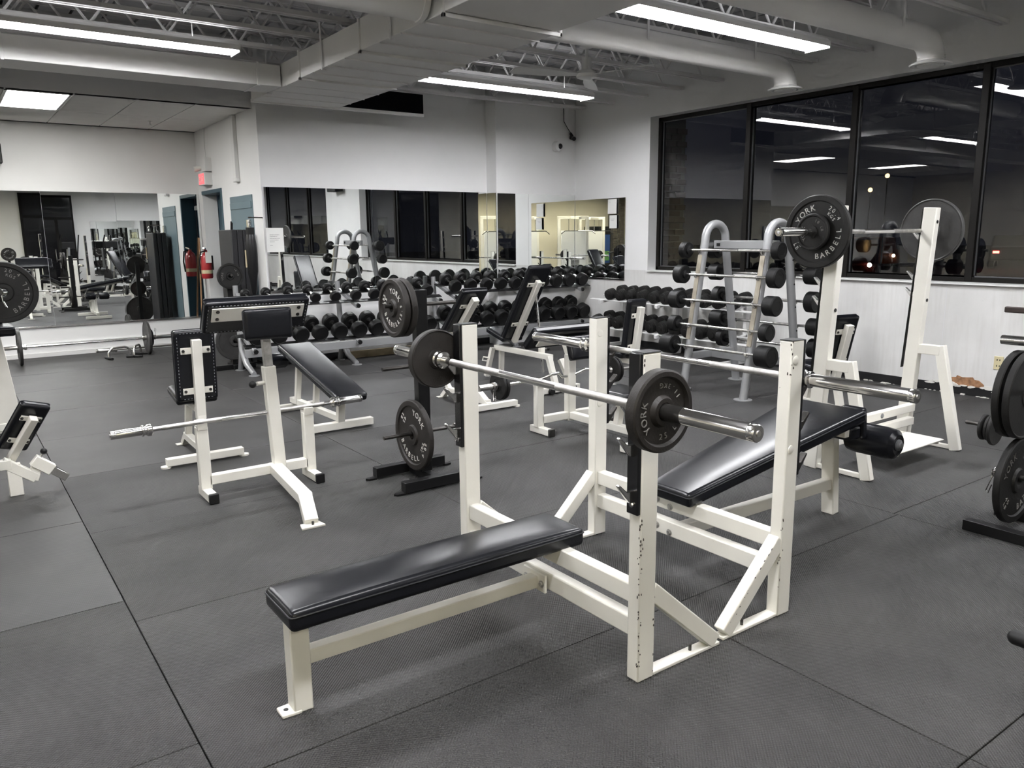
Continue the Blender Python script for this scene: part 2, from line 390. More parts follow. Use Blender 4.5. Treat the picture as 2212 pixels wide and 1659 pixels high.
# broken plaster low on the right wall
rnd = random.Random(3)
def blob(cx, cz, rx, rz, n, seed):
    r = random.Random(seed); return [(cx + rx * math.cos(2 * PI * i / n) * r.uniform(.75, 1.1), cz + rz * math.sin(2 * PI * i / n) * r.uniform(.7, 1.15)) for i in range(n)]
dm = MB().prism([(a, max(b, .05)) for a, b in blob(3.47, .10, .17, .085, 22, 5)], (XR - .004, 0, 0), (0, 1, 0), (0, 0, 1), .006).build('broken_plaster', 'broken_plaster', wall_right)
dm2 = MB()
for i in range(26):
    y = rnd.uniform(3.15, 3.80); z = rnd.uniform(.075, .10) if abs(y - 3.47) < .22 else rnd.uniform(.06, .095)
    dm2.prism([(a, b) for a, b in blob(y, z, rnd.uniform(.01, .05), rnd.uniform(.006, .014), 8, i)], (XR - .014, 0, 0), (0, 1, 0), (0, 0, 1), rnd.uniform(.006, .02))
dm2.build('torn_edge', 'plaster_white', wall_right)
dm3 = MB()
for i in range(40):
    y = rnd.uniform(2.6, 4.6); x = XR - .016 - abs(rnd.gauss(0, .02)); s = rnd.uniform(.003, .012)
    dm3.box(x - s, x + s, y - s * 1.6, y + s * 1.6, 0, s)
tag(dm3.build('plaster_crumbs', 'plaster_white', wall_right), kind='stuff')
# thin drywall seam on the low wall
B(XR - .0012, XR, 3.716, 3.720, .09, 1.04).build('wall_seam', 'wall_grey', wall_right)

# bulkhead over the alcove and its dropped ceiling
YF = 9.58
wall('wall_bulkhead', 'wall_grey', [(XL, XS + .02, YF, YF + .1, ZD, ZC)])
drop = struct(B(XL, XS, YF + .1, YA, ZD + .03, ZD + .05), 'ceiling_dropped', 'ceiling_paint', smooth=False)
first = None
tx = XS; ci = 0
while tx > -4.5:
    for (a, b) in ((YF + .0, 9.68), (9.68, 10.90), (10.90, 12.11)):
        if abs(tx - .61 - .74) < .06 and abs(a - 9.68) < .01: continue       # the troffer sits here
        B(tx - .61 + .004, tx - .004, a + .004, b - .004, ZD, ZD + .02).build('ceiling_tile', 'tile_white', drop, bevel=.003, seg=1)
    tx -= .61
struct(B(XL, XS, 12.11, 12.16, ZD - .004, ZD + .05), 'trim_4', 'baseboard_black', smooth=False)

# corrugated deck
dk = MB(); x = XL
while x < XR + .3:
    dk.box(x, x + .27, YS, YA, ZC, ZC + .05); dk.box(x + .27, x + .30, YS, YA, ZC + .05, ZC + .08); x += .30
deck = struct(dk, 'ceiling', 'ceiling_paint', smooth=False)
# bar joists, each with chords and a web of bent rod
jp = MB()
for dy in (-.045, .012): jp.box(-6.9, XR + .0, dy, dy + .033, 3.30, 3.335)
jo = jp.build('joist', 'joist_paint', deck)
tp = MB()
for dy in (-.045, .012): tp.box(-6.9, XR + .0, dy, dy + .033, 3.72, 3.755)
tp.build('top_chord', 'joist_paint', jo)
wb = MB(); x = -6.8; k = 0
while x < XR - .35:
    a, b = (3.32, 3.735) if k % 2 == 0 else (3.735, 3.32)
    wb.cyl((x, 0, a), (x + .31, 0, b), .0115, 6); x += .31; k += 1
wb.build('web', 'joist_paint', jo)
yj = 9.02
jfirst = True
while yj > YS:
    if jfirst: jo.location.y = yj; jfirst = False
    else:
        c = jo.copy(); COL.objects.link(c); c.location.y = yj
        for ch in jo.children:
            d = ch.copy(); COL.objects.link(d); d.parent = c
    yj -= .62

# windows: frame, mullions and panes of glass
def window(name, y0, y1, cuts):
    fr = MB(); t = .05
    for a, b, c, d in ((y0, y1, WZ0, WZ0 + t), (y0, y1, WZ1 - t, WZ1), (y0, y0 + t, WZ0, WZ1), (y1 - t, y1, WZ0, WZ1)):
        fr.box(XG - .045, XG + .045, a, b, c, d)
    f = struct(fr, name, 'bronze', origin=(XG, (y0 + y1) / 2, WZ0), bevel=.003)
    for c in cuts:
        B(XG - .055, XG + .05, c - .034, c + .034, WZ0 + .01, WZ1 - .01).build('mullion', 'bronze', f, bevel=.004)
    e = [y0 + t / 2] + list(cuts) + [y1 - t / 2]
    for a, b in zip(e[:-1], e[1:]):
        p = B(XG - .003, XG + .003, a + .01, b - .01, WZ0 + t * .5, WZ1 - t * .5).build('pane', 'window_glass', f, smooth=False)
        bead = MB()
        for q in ((a + .03, b - .03, WZ0 + t, WZ0 + t + .012), (a + .03, b - .03, WZ1 - t - .012, WZ1 - t)):
            bead.box(XG - .018, XG - .004, *q)
        for yy in (a + .034, b - .046): bead.box(XG - .018, XG - .004, yy, yy + .012, WZ0 + t, WZ1 - t)
        bead.build('glazing_bead', 'grey_dark', f)
    return f
window('window_1', W1[0], W1[1], (6.235, 4.89, 3.606))
window('window_2', W2[0], W2[1], (-2.65, -1.1))

# door leaf in the recess, flush cupboard door beside it
dr = struct(B(XS + .21, XS + .25, DY0 - .0, DY1, .01, DZ), 'door_1', 'door_teal', origin=(XS + .23, 11.5, 0), bevel=.004)
B(XS + .19, XS + .21, DY0 + .42, DY0 + .46, .05, DZ - .05).build('door_stile', 'door_teal', dr, bevel=.003)
B(XS + .15, XS + .21, DY0 + .15, DY0 + .40, DZ - .20, DZ - .13).build('door_closer', 'silver_paint', dr, bevel=.006)
jb = MB(); jb.box(XS - .012, XS + .2, DY0 - .03, DY0 + .02, 0, DZ + .03); jb.box(XS - .012, XS + .2, DY0, DY1, DZ - .02, DZ + .03)
jb.build('door_frame', 'door_teal', dr, bevel=.004)
d2 = struct(B(XS - .012, XS + .02, 9.78, 10.66, .02, 2.06), 'door_2', 'door_greyblue', origin=(XS, 10.2, 0), bevel=.004)
B(XS - .022, XS - .012, 9.80, 10.64, 1.90, 1.98).build('door_rail', 'door_greyblue', d2, bevel=.003)
MB().box(XS - .05, XS - .012, 9.86, 9.93, 1.58, 1.76).build('door_plate', 'chrome', d2, bevel=.004)
MB().pipe([(XS - .03, 9.89, 1.42), (XS - .075, 9.89, 1.44), (XS - .075, 9.89, 1.56), (XS - .03, 9.89, 1.58)], .012, 8).build('door_handle', 'chrome', d2)
# wall conduit cover running down the side wall
cd = thing('cable_duct', 'white plastic cable duct running down the wall above the grey-blue door', 'cable duct', (XS, 10.26, 2.24))
B(XS - .05, XS, 10.21, 10.32, 2.27, ZD).build('channel', 'trim_white', cd, bevel=.006)
B(XS - .058, XS, 10.20, 10.33, 2.23, 2.28).build('end_cap', 'trim_white', cd, bevel=.01)

# ---------------------------------------------------------------- mirrors
def mirror(name, label, panes, plane, z0, z1, face, trim=True):
    """plane 'x' or 'y'; panes: list of (a, b) along the other axis; face: coordinate of the reflecting face, sign of facing"""
    c, sg = face
    a0 = panes[0][0]; a1 = panes[-1][1]
    loc = (c, (a0 + a1) / 2, z0) if plane == 'x' else ((a0 + a1) / 2, c, z0)
    t = thing(name, label, 'mirror', loc)
    for i, (a, b) in enumerate(panes):
        mb = MB(); g = .0015; lo, hi = (c, c - sg * .006)
        lo, hi = min(lo, hi), max(lo, hi)
        if plane == 'x': mb.box(lo, hi, a + g, b - g, z0, z1)
        else: mb.box(a + g, b - g, lo, hi, z0, z1)
        # panes were never hung perfectly flat
        ctr = V((c, (a + b) / 2, (z0 + z1) / 2)) if plane == 'x' else V(((a + b) / 2, c, (z0 + z1) / 2))
        r = random.Random(i * 7 + len(panes)); an = r.uniform(-.0022, .0022); ax = r.uniform(-.0012, .0012)
        R = Matrix.Translation(ctr) @ Matrix.Rotation(an, 4, 'Z') @ Matrix.Rotation(ax, 4, 'Y' if plane == 'x' else 'X') @ Matrix.Translation(-ctr)
        mb.xform(R).build('mirror_pane', 'mirror', t, smooth=False)
    if trim:
        mb = MB()
        if plane == 'x': mb.box(c - .004, c + .008, a0, a1, z0 - .018, z0 + .006)
        else: mb.box(a0, a1, c - .008, c + .006, z0 - .018, z0 + .006)
        mb.build('bottom_channel', 'chrome', t, bevel=.002)
    return t
mirror('wall_mirror', 'wide wall mirror low behind the barbells in the alcove beside the blue doors', [(-4.1, -2.35), (-2.35, -1.46), (-1.46, -.58), (-.58, .30), (.30, 1.18), (1.18, 2.06), (2.06, 3.165)], 'y', .41, 2.168, (YA - .012, -1))
mirror('wall_mirror', 'long wall mirror above the left round-head dumbbell rack with the notice on it', [(3.205, 4.60), (4.60, 6.365)], 'y', .90, 2.13, (YB - .012, -1))
mirror('wall_mirror', 'narrow mirror strip on the wall step between the two back mirrors', [(YB2 + .005, YB - .015)], 'x', .90, 2.12, (6.38 - .012, -1), trim=False)
mirror('wall_mirror', 'mirror on the stepped-out back wall next to the room corner', [(6.385, 6.92), (6.92, 7.785)], 'y', .90, 2.112, (YB2 - .012, -1))
mirror('wall_mirror', 'mirror on the right wall in the corner above the ribbed dumbbells', [(8.12, YB2 - .015)], 'x', .915, 2.035, (XR - .012, -1))
mirror('wall_mirror', 'mirror on the wall behind the camera seen only by reflection', [(4.1, 5.2), (5.2, 6.3), (6.3, 7.4)], 'y', .45, 2.15, (YS + .012, 1))
# glass entrance seen in the alcove mirror
gd = struct(B(2.2, 3.65, YS, YS + .05, 0, 2.95), 'door_3', 'bronze', origin=(2.9, YS, 0))
for a, b, c, d in ((2.27, 3.12, .15, 2.2), (3.2, 3.6, .15, 2.2), (2.27, 3.6, 2.28, 2.88)):
    B(a, b, YS + .04, YS + .056, c, d).build('pane', 'car_glass', gd, smooth=False)
B(3.05, 3.075, YS + .06, YS + .10, .9, 1.3).build('door_handle', 'chrome', gd, bevel=.004)

# notices taped to the mirrors
def notice(name, label, o, ux, uy, wd, ht, lines, small=True):
    ux = V(ux); uy = V(uy)
    t = thing(name, label, 'notice', o)
    MB().prism([(0, 0), (wd, 0), (wd, ht), (0, ht)], o, ux, uy, .002).build('sheet', 'paper', t, smooth=False)
    n = ux.cross(uy).normalized(); mb = MB(); r = random.Random(2)
    for (ly, x0, x1, h) in lines:
        x = x0
        while x < x1:
            l = r.uniform(.03, .09) * wd * 2
            l = min(l, x1 * wd - x * wd if False else l); xe = min(x + l / wd * .5, x1)
            mb.prism([(x * wd, ly * ht), (xe * wd, ly * ht), (xe * wd, ly * ht + h), (x * wd, ly * ht + h)], V(o) + n * .0016, ux, uy, .0012); x = xe + .02
    mb.build('printed_lines', 'ink', t, smooth=False)
    return t
notice('paper_notice', 'white printed notice taped to the left end of the back mirror', (3.195, YB - .026, 1.37), (1, 0, 0), (0, 0, 1), .21, .285,
       [(.70, .2, .75, .005), (.63, .2, .62, .005), (.56, .2, .8, .005), (.49, .2, .7, .005), (.42, .2, .45, .005), (.28, .2, .35, .004)])
notice('paper_notice', 'blank white sheet taped high on the corner mirror of the right wall', (XR - .03, 8.46, 1.82), (0, -1, 0), (0, 0, 1), .18, .20, [(.8, .2, .3, .003)])
notice('paper_notice', 'lower white sheet on the corner mirror of the right wall', (XR - .032, 8.42, 1.62), (0, -1, 0), (0, 0, 1), .15, .18, [(.7, .2, .7, .003), (.6, .2, .6, .003)])

# ---------------------------------------------------------------- ducts
dt = thing('air_duct', 'large white rectangular air duct running under the ceiling joists to the back wall', 'air duct', (3.45, 6, 3.0))
secs = [(8.9, 7.45, 2.96, 3.95, 3.0, 3.22), (7.45, 6.15, 2.95, 3.95, 3.005, 3.235), (6.15, 4.85, 2.95, 3.95, 3.01, 3.25), (4.85, 2.6, 2.95, 3.93, 3.02, 3.27)]
for y1, y0, a, b, c, d in secs:
    B(a, b, y0 + .002, y1 - .002, c, d).build('duct_section', 'duct_paint', dt, bevel=.004)
for y in (7.45, 6.15, 4.85):
    mb = MB(); mb.box(2.935, 3.965, y - .014, y + .014, 2.985, 3.012); mb.box(2.935, 2.955, y - .014, y + .014, 2.985, 3.25); mb.box(3.945, 3.965, y - .014, y + .014, 2.985, 3.25)
    mb.build('flange', 'duct_paint', dt, bevel=.002)
for y in (8.55, 8.2, 7.85, 7.15, 6.8, 6.45, 5.8, 5.45, 5.1):
    B(2.945, 3.955, y - .004, y + .004, 2.996, 3.006).build('bead_line', 'duct_paint', dt)
for y in (8.3, 6.9, 5.6):
    mb = MB(); mb.box(2.93, 2.938, y - .012, y + .012, 2.99, 3.5); mb.box(2.93, 2.97, y - .012, y + .012, 2.985, 2.992); mb.build('hanger_strap', 'joist_paint', dt)
mb = MB(); mb.box(2.95, 5.08, 8.88, 8.92, 2.985, 3.02); mb.build('end_lip', 'duct_paint', dt, bevel=.003)
mb = MB(); mb.box(3.95, 5.08, 8.895, 8.91, 3.02, 3.25); mb.build('register', 'void_black', dt)
br = thing('air_duct', 'low white duct branch running left along the bulkhead above the alcove', 'air duct', (0, 8.15, 3.0))
B(XL + .2, 2.945, 7.95, 8.36, 3.0, 3.2).build('duct_section', 'duct_paint', br, bevel=.004)
for x in (.62, 2.72): B(x - .012, x + .012, 7.94, 8.37, 2.992, 3.21).build('flange', 'duct_paint', br, bevel=.002)
def elbow(y, xe, label):
    t = thing('round_duct', label, 'air duct', (xe, y, 2.9))
    zc, r = 3.125, .105
    pts = [(3.97, y, zc), (4.6, y, zc), (5.4, y, zc), (6.2, y, zc), (xe - .2, y, zc)]
    for i in range(1, 7):
        a = PI / 2 * i / 6; pts.append((xe - .2 + .2 * math.sin(a), y, zc - .16 + .16 * math.cos(a)))
    pts.append((xe, y, 2.945))
    MB().pipe(pts, r, 28).build('pipe', 'duct_paint', t)
    mb = MB()
    for i in range(3): mb.lathe([(r + .004, -.004), (r + .004, .004)], (xe, y, 2.96 + i * .02), (0, 0, 1), 28)
    mb.build('crimp_ring', 'duct_paint', t)
    MB().lathe([(r, .025), (.155, .006), (.168, -.003), (.16, -.012), (.125, -.012), (.12, .008), (.09, .008)], (xe, y, 2.935), (0, 0, 1), 36).build('diffuser', 'duct_paint', t)
    MB().lathe([(.105, 0), (.105, -.012), (.07, -.02), (.02, -.02)], (xe, y, 2.932), (0, 0, 1), 30).build('diffuser_cone', 'duct_paint', t)
    for x in (5.0, 6.4): B(x - .012, x + .012, y - .108, y - .102, zc, 3.7).build('hanger_strap', 'joist_paint', t)
elbow(5.08, 7.02, 'round white duct ending in a disc diffuser above the second window mullion')
elbow(3.67, 7.06, 'round white duct ending in a disc diffuser nearer the camera over the windows')
t = thing('round_duct', 'short round white duct leaving the left side of the big duct', 'air duct', (2, 5.1, 3.1))
MB().pipe([(-2, 5.1, 3.13), (0, 5.1, 3.13), (2.93, 5.1, 3.13)], .125, 28).build('pipe', 'duct_paint', t)
MB().lathe([(.135, -.02), (.135, .02)], (2.90, 5.1, 3.13), (1, 0, 0), 28).build('collar', 'duct_paint', t)

# ---------------------------------------------------------------- light fixtures
def strip(x0, x1, y, z, label, warm=False, along='x'):
    """suspended fluorescent strip: white pan, lens, end caps, chains"""
    L = x1 - x0
    t = thing('fluorescent_light', label, 'ceiling light', ((x0 + x1) / 2, y, z), 'fluorescent strip lights')
    P = MB().prism([(-.125, .05), (-.09, .085), (.09, .085), (.125, .05), (.125, .045), (-.125, .045)], ((x0 + x1) / 2, y, z), (0, 1, 0), (0, 0, 1), L)
    P.build('pan', 'fixture_white', t)
    for s in (-1, 1): BAR((x0, y + s * .121, z + .035), (x1, y + s * .121, z + .035), .006, .042).build('side_reflector', 'fixture_white', t)
    for a, b in ((x0, (x0 + x1) / 2 - .004), ((x0 + x1) / 2 + .004, x1)):
        MB().prism([(-.10, .045), (-.10, .034), (.10, .034), (.10, .045)], ((a + b) / 2, y, z), (0, 1, 0), (0, 0, 1), b - a - .01).build('lens', 'lens_warm' if warm else 'lens', t)
    if not warm: B(x0 + .05, x1 - .05, y - .02, y + .02, z + .085, z + .089).build('added_uplight', 'added_up_glow', t)  # added glowing sheet on the pan, brightens deck and joists
    for x in (x0 + .0, x1 - .0):
        B(x - .006, x + .006, y - .122, y + .122, z, z + .06).build('end_cap', 'fixture_white', t)
    for x in (x0 + .35, x1 - .35): CYL((x, y, z + .085), (x, y, 3.34), .004, 6).build('chain', 'joist_paint', t)
    return t
strip(4.16, 6.45, 7.40, 3.10, 'lit fluorescent strip over the dumbbell racks beside the ceiling fan')
strip(4.13, 6.47, 4.37, 3.10, 'lit fluorescent strip at the top of the picture beside the round ducts')
strip(-.05, 2.30, 7.25, 3.10, 'long lit fluorescent strip at the upper left in front of the duct branch')
strip(4.13, 6.47, 1.30, 3.10, 'fluorescent strip overhead to the right of the camera, out of the frame')
strip(-.05, 2.30, 4.20, 3.10, 'fluorescent strip overhead to the left of the camera, out of the frame')
strip(-.05, 2.30, 1.10, 3.10, 'fluorescent strip right above the camera, out of the frame')
strip(4.13, 6.47, -2.2, 3.10, 'fluorescent strip over the cardio machines behind the camera by the windows')
strip(-5.2, -2.9, 5.6, 3.10, 'fluorescent strip over the far left part of the room, out of the frame')
strip(-5.2, -2.9, 2.3, 3.10, 'added fluorescent strip brightening the left side of the room, level with the camera')  # unseen lamp added so the windows reflect a brighter left side
strip(-5.2, -2.9, 8.6, 3.10, 'added fluorescent strip brightening the far left near the alcove, out of the frame')  # unseen lamp, added to light the dim left wall
strip(-4.6, -2.3, -2.4, 3.05, 'warm fluorescent strip over the white cable machines behind the camera', True)
strip(-1.6, .6, -2.4, 3.05, 'warm fluorescent strip nearest the entrance behind the camera', True)
def troffer(x0, y0, label):
    t = thing('troffer_light', label, 'ceiling light', (x0 + .305, y0 + .61, ZD), 'square ceiling panels')
    B(x0 + .03, x0 + .58, y0 + .03, y0 + 1.19, ZD - .002, ZD + .012).build('lens', 'lens_troffer', t)
    mb = MB()
    for q in ((x0, x0 + .61, y0, y0 + .03), (x0, x0 + .61, y0 + 1.19, y0 + 1.22), (x0, x0 + .03, y0, y0 + 1.22), (x0 + .58, x0 + .61, y0, y0 + 1.22)): mb.box(*q, ZD - .006, ZD + .014)
    mb.build('frame', 'trim_white', t)
troffer(.735, 9.675, 'bright square light panel set in the tiled ceiling of the alcove')
troffer(-2.92, 9.675, 'second square light panel further left in the alcove ceiling, out of the frame')

# sprinkler, ceiling fan, cameras
t = thing('sprinkler', 'small chrome sprinkler head under the alcove ceiling tiles', 'sprinkler', (2.42, 11.3, ZD - .05))
MB().lathe([(.03, 0), (.03, -.006), (.01, -.01), (.01, -.04)], (2.42, 11.3, ZD), (0, 0, 1), 14).build('body', 'chrome', t)
MB().lathe([(.022, -.045), (.022, -.05)], (2.42, 11.3, ZD), (0, 0, 1), 14).build('deflector', 'chrome', t)
t = thing('ceiling_fan', 'white three-bladed ceiling fan hanging below the joists', 'ceiling fan', (5.48, 6.30, 3.02))
FX, FY = 5.48, 6.30
CYL((FX, FY, 3.2), (FX, FY, 3.42), .018, 12).build('rod', 'fixture_white', t)
MB().lathe([(.02, .34), (.07, .30), (.075, .26), (.03, .24)], (FX, FY, 3.11), (0, 0, 1), 20).build('canopy', 'fixture_white', t)
MB().lathe([(.05, .16), (.055, .04), (.095, .03), (.11, .0), (.10, -.03), (.06, -.045), (.01, -.05)], (FX, FY, 3.11), (0, 0, 1), 26).build('motor', 'fixture_white', t)
for a in (165, 45, 285):
    R = Matrix.Translation((FX, FY, 3.105)) @ Matrix.Rotation(math.radians(a), 4, 'Z') @ Matrix.Rotation(math.radians(14), 4, 'X')
    MB().prism([(.10, -.03), (.22, -.045), (.45, -.07), (.76, -.075), (.80, -.05), (.80, .05), (.76, .075), (.45, .07), (.22, .045), (.10, .03)], (0, 0, 0), (1, 0, 0), (0, 1, 0), .007).xform(R).build('blade', 'fixture_white', t)
t = thing('security_camera', 'white round dome camera with a black eye on the back wall', 'camera', (7.43, YB2 - .08, 2.74))
MB().lathe([(.075, 0), (.075, -.03), (.062, -.075), (.02, -.095)], (7.43, YB2, 2.787), (0, 1, 0), 24).build('housing', 'camera_white', t)
MB().sphere((7.445, YB2 - .075, 2.787), .042, 14, 10).build('eye', 'black_gloss', t)
t = thing('security_camera', 'small black camera on a bracket in the corner above the mirrors', 'camera', (7.70, YB2 - .12, 2.85))
MB().bar((7.70, YB2 - .02, 2.93), (7.665, YB2 - .12, 2.905), .05, .05).build('body', 'black_plastic', t, bevel=.008)
CYL((7.665, YB2 - .12, 2.905), (7.65, YB2 - .15, 2.895), .03, 14).build('lens', 'black_gloss', t)
BAR((7.705, YB2, 2.99), (7.70, YB2 - .05, 2.94), .03, .03).build('bracket', 'black_plastic', t)
MB().pipe([(7.70, YB2 - .02, 2.99), (7.63, YB2 - .03, 3.05), (7.56, YB2 - .03, 3.14), (7.555, YB2 - .03, 3.24), (7.55, YB2 - .03, 3.34)], .005, 6).build('cable', 'black_plastic', t)
# wall speaker over the column between the window groups (seen in the mirrors)
t = thing('wall_speaker', 'black loudspeaker on the column between the two window groups, seen in the mirrors', 'loudspeaker', (XR - .15, 1.4, 2.2))
B(XR - .24, XR - .04, 1.1, 1.55, 2.55, 2.80).build('cabinet', 'black_plastic', t, bevel=.01)
B(XR - .06, XR, 1.28, 1.38, 2.62, 2.72).build('bracket', 'black_plastic', t)
t = thing('wall_speaker', 'black loudspeaker high on the alcove wall at the left edge of the picture', 'loudspeaker', (.6, 12.05, 2.48))
B(.42, .80, 11.94, 12.12, 2.49, 2.73).build('cabinet', 'black_plastic', t, bevel=.01)
B(.56, .66, 12.10, 12.16, 2.56, 2.66).build('bracket', 'black_plastic', t)
# duplex outlet
t = thing('wall_outlet', 'yellowed duplex socket low on the right wall beside the broken plaster', 'outlet', (XR, 3.19, .27))
B(XR - .008, XR, 3.155, 3.235, .275, .40).build('cover_plate', 'yellowed', t, bevel=.004)
for z in (.31, .365):
    mb = MB(); mb.box(XR - .010, XR - .007, 3.18, 3.187, z - .008, z + .008); mb.box(XR - .010, XR - .007, 3.203, 3.21, z - .008, z + .008); mb.build('slot', 'black_plastic', t)
# exit sign with two emergency heads
t = thing('exit_sign', 'white emergency exit sign with red letters and twin lamps above the blue door', 'exit sign', (XS - .05, 11.6, 2.25))
B(XS - .10, XS, 11.42, 11.74, 2.26, 2.43).build('sign_box', 'trim_white', t, bevel=.006)
B(XS - .09, XS, 11.40, 11.60, 2.44, 2.62).build('battery_box', 'trim_white', t, bevel=.006)
B(XS - .106, XS - .099, 11.46, 11.70, 2.275, 2.415).build('red_face', 'exit_red', t)
for y in (11.66, 11.76):
    CYL((XS - .05, y - .03, 2.50), (XS - .14, y, 2.485), .022, 14, r2=.04).build('lamp_head', 'bulb_glass', t)
    BAR((XS - .0, 11.60, 2.50), (XS - .07, y, 2.51), .014, .014).build('lamp_arm', 'trim_white', t)
MB().pipe([(XS - .012, 11.62, 2.62), (XS - .012, 11.64, 2.8), (XS - .012, 11.6, ZD)], .006, 6).build('cable', 'trim_white', t)
# ================================================================ LETTERING
_CH = {}
def char_mesh(ch):
    if ch in _CH: return _CH[ch]
    cu = bpy.data.curves.new('glyph', 'FONT'); cu.body = ch; cu.extrude = 0.5; cu.resolution_u = 3; cu.align_x = 'CENTER'
    ob = bpy.data.objects.new('glyph', cu); COL.objects.link(ob)
    dg = bpy.context.evaluated_depsgraph_get(); me = bpy.data.meshes.new_from_object(ob.evaluated_get(dg))
    vs = [v.co.copy() for v in me.vertices]; fs = [tuple(p.vertices) for p in me.polygons]
    bpy.data.objects.remove(ob); bpy.data.curves.remove(cu); bpy.data.meshes.remove(me)
    _CH[ch] = (vs, fs); return _CH[ch]
def put_char(mb, ch, o, right, up, size, depth):
    if ch == ' ': return
    vs, fs = char_mesh(ch); o = V(o); right = V(right); up = V(up); n = right.cross(up)
    mb.add([o + right * (p.x * size) + up * ((p.y - .34) * size) + n * (p.z * depth) for p in vs], fs)
def arc_text(mb, text, R, ctr, size, x, depth=.004, inward=False, step=None):
    """letters round a plate face; the face looks along +X, angles run counter-clockwise from +Y"""
    n = len(text); st = step or math.degrees(size * .80 / R)
    for i, ch in enumerate(text):
        a = math.radians(ctr + (n - 1) / 2 * st - i * st) if not inward else math.radians(ctr - (n - 1) / 2 * st + i * st)
        rad = V((0, math.cos(a), math.sin(a))); cw = V((0, math.sin(a), -math.cos(a)))
        if inward: put_char(mb, ch, V((x, 0, 0)) + rad * R, -cw, -rad, size, depth)
        else: put_char(mb, ch, V((x, 0, 0)) + rad * R, cw, rad, size, depth)
def line_text(mb, text, o, right, up, size, depth, gap=.68):
    n = len(text)
    for i, ch in enumerate(text): put_char(mb, ch, V(o) + V(right) * ((i - (n - 1) / 2) * size * gap), right, up, size, depth)
# letters of the exit sign
es = bpy.data.objects['exit_sign']
mb = MB(); line_text(mb, 'EXIT', (XS - .108, 11.58, 2.345), (0, -1, 0), (0, 0, 1), .085, .004, .66); tag(mb.build('lettering', 'paper', es), kind='stuff')

# ================================================================ WEIGHT PLATES
def make_plate(R, texts, mt, lt, name='weight_plate', T=.018, rim=.82, hub=.27, flat=False):
    hole = .026; fw = T * .45
    if flat: prof = [(hole, -T), (R - .005, -T), (R, -T + .005), (R, T - .005), (R - .005, T), (R * .5, T), (R * .47, T * .8), (hole + .02, T * .8), (hole, T)]
    else: prof = [(hole, -T * .95), (R * hub, -T * .95), (R * hub + .004, -T * .7), (R * .93, -T * .7), (R * .96, -T), (R - .005, -T), (R, -T + .005), (R, T - .005), (R - .006, T), (R * rim + .006, T), (R * rim, fw), (R * hub + .008, fw), (R * hub, T * 1.15), (R * hub * .7, T * 1.2), (hole + .012, T * 1.2), (hole, T)]
    o = MB().lathe(prof, (0, 0, 0), (1, 0, 0), 64, closed=True).build(name, mt, smooth=True, angle=28)
    if texts:
        mb = MB()
        for (s, rr, a, sz, inw) in texts: arc_text(mb, s, R * rr, a, sz, fw if not flat else T, .005, inw)
        tag(mb.build('lettering', lt, o), kind='stuff')
    return o
Y45 = [('YORK', .665, 128, .052, False), ('BARBELL', .665, -42, .048, True), ('20.4', .73, 44, .036, False), ('KGS', .585, 44, .030, False), ('45', .59, 212, .036, True), ('LB', .74, 212, .032, True)]
Y35 = [('YORK', .58, 60, .046, False), ('BARBELL', .58, 250, .040, True), ('35', .55, 150, .034, False), ('LBS', .70, 150, .030, False), ('15.9', .62, -20, .032, True)]
Y25 = [('YORK', .62, 190, .034, False), ('11.3KG', .62, 62, .022, True), ('25 LB', .62, -62, .026, True)]
Y10 = [('YORK', .62, 170, .030, False), ('10 LB', .62, 20, .024, False)]
PROTO = dict(
    p45=make_plate(.225, Y45, 'iron', 'letter'), p45b=make_plate(.225, Y45, 'iron_brown', 'letter'), p45g=make_plate(.225, Y45, 'iron', 'letter_grey'),
    p35=make_plate(.178, Y35, 'iron_brown', 'letter', T=.020), p25=make_plate(.1275, Y25, 'iron_brown', 'letter_grey', T=.021, rim=.80, hub=.33),
    p10=make_plate(.112, Y10, 'iron', 'letter_grey', T=.014), p10f=make_plate(.108, None, 'iron', 'letter', T=.011, flat=True),
    p15=make_plate(.15, Y10, 'iron', 'letter_grey', T=.016), p5=make_plate(.085, None, 'iron', 'letter', T=.011, flat=True), p45d=make_plate(.225, None, 'iron', 'letter', T=.018), p45p=make_plate(.225, None, 'iron_lit', 'letter', T=.018))
USED = set()
DIRS = {'x+': 0, 'x-': PI, 'y+': PI / 2, 'y-': -PI / 2}
def plate(kind, pos, face, spin, label, group=None, tilt=None):
    p = PROTO[kind]
    if kind in USED: o = copy_tree(p)
    else: o = p; USED.add(kind)
    M = Matrix.Translation(pos) @ Matrix.Rotation(DIRS[face], 4, 'Z')
    if tilt: M = M @ Matrix.Rotation(tilt[0], 4, tilt[1])
    o.matrix_world = M @ Matrix.Rotation(math.radians(spin), 4, 'X')
    for k in ('group',):
        if k in o: del o[k]
    tag(o, label, 'weight plate', group); return o

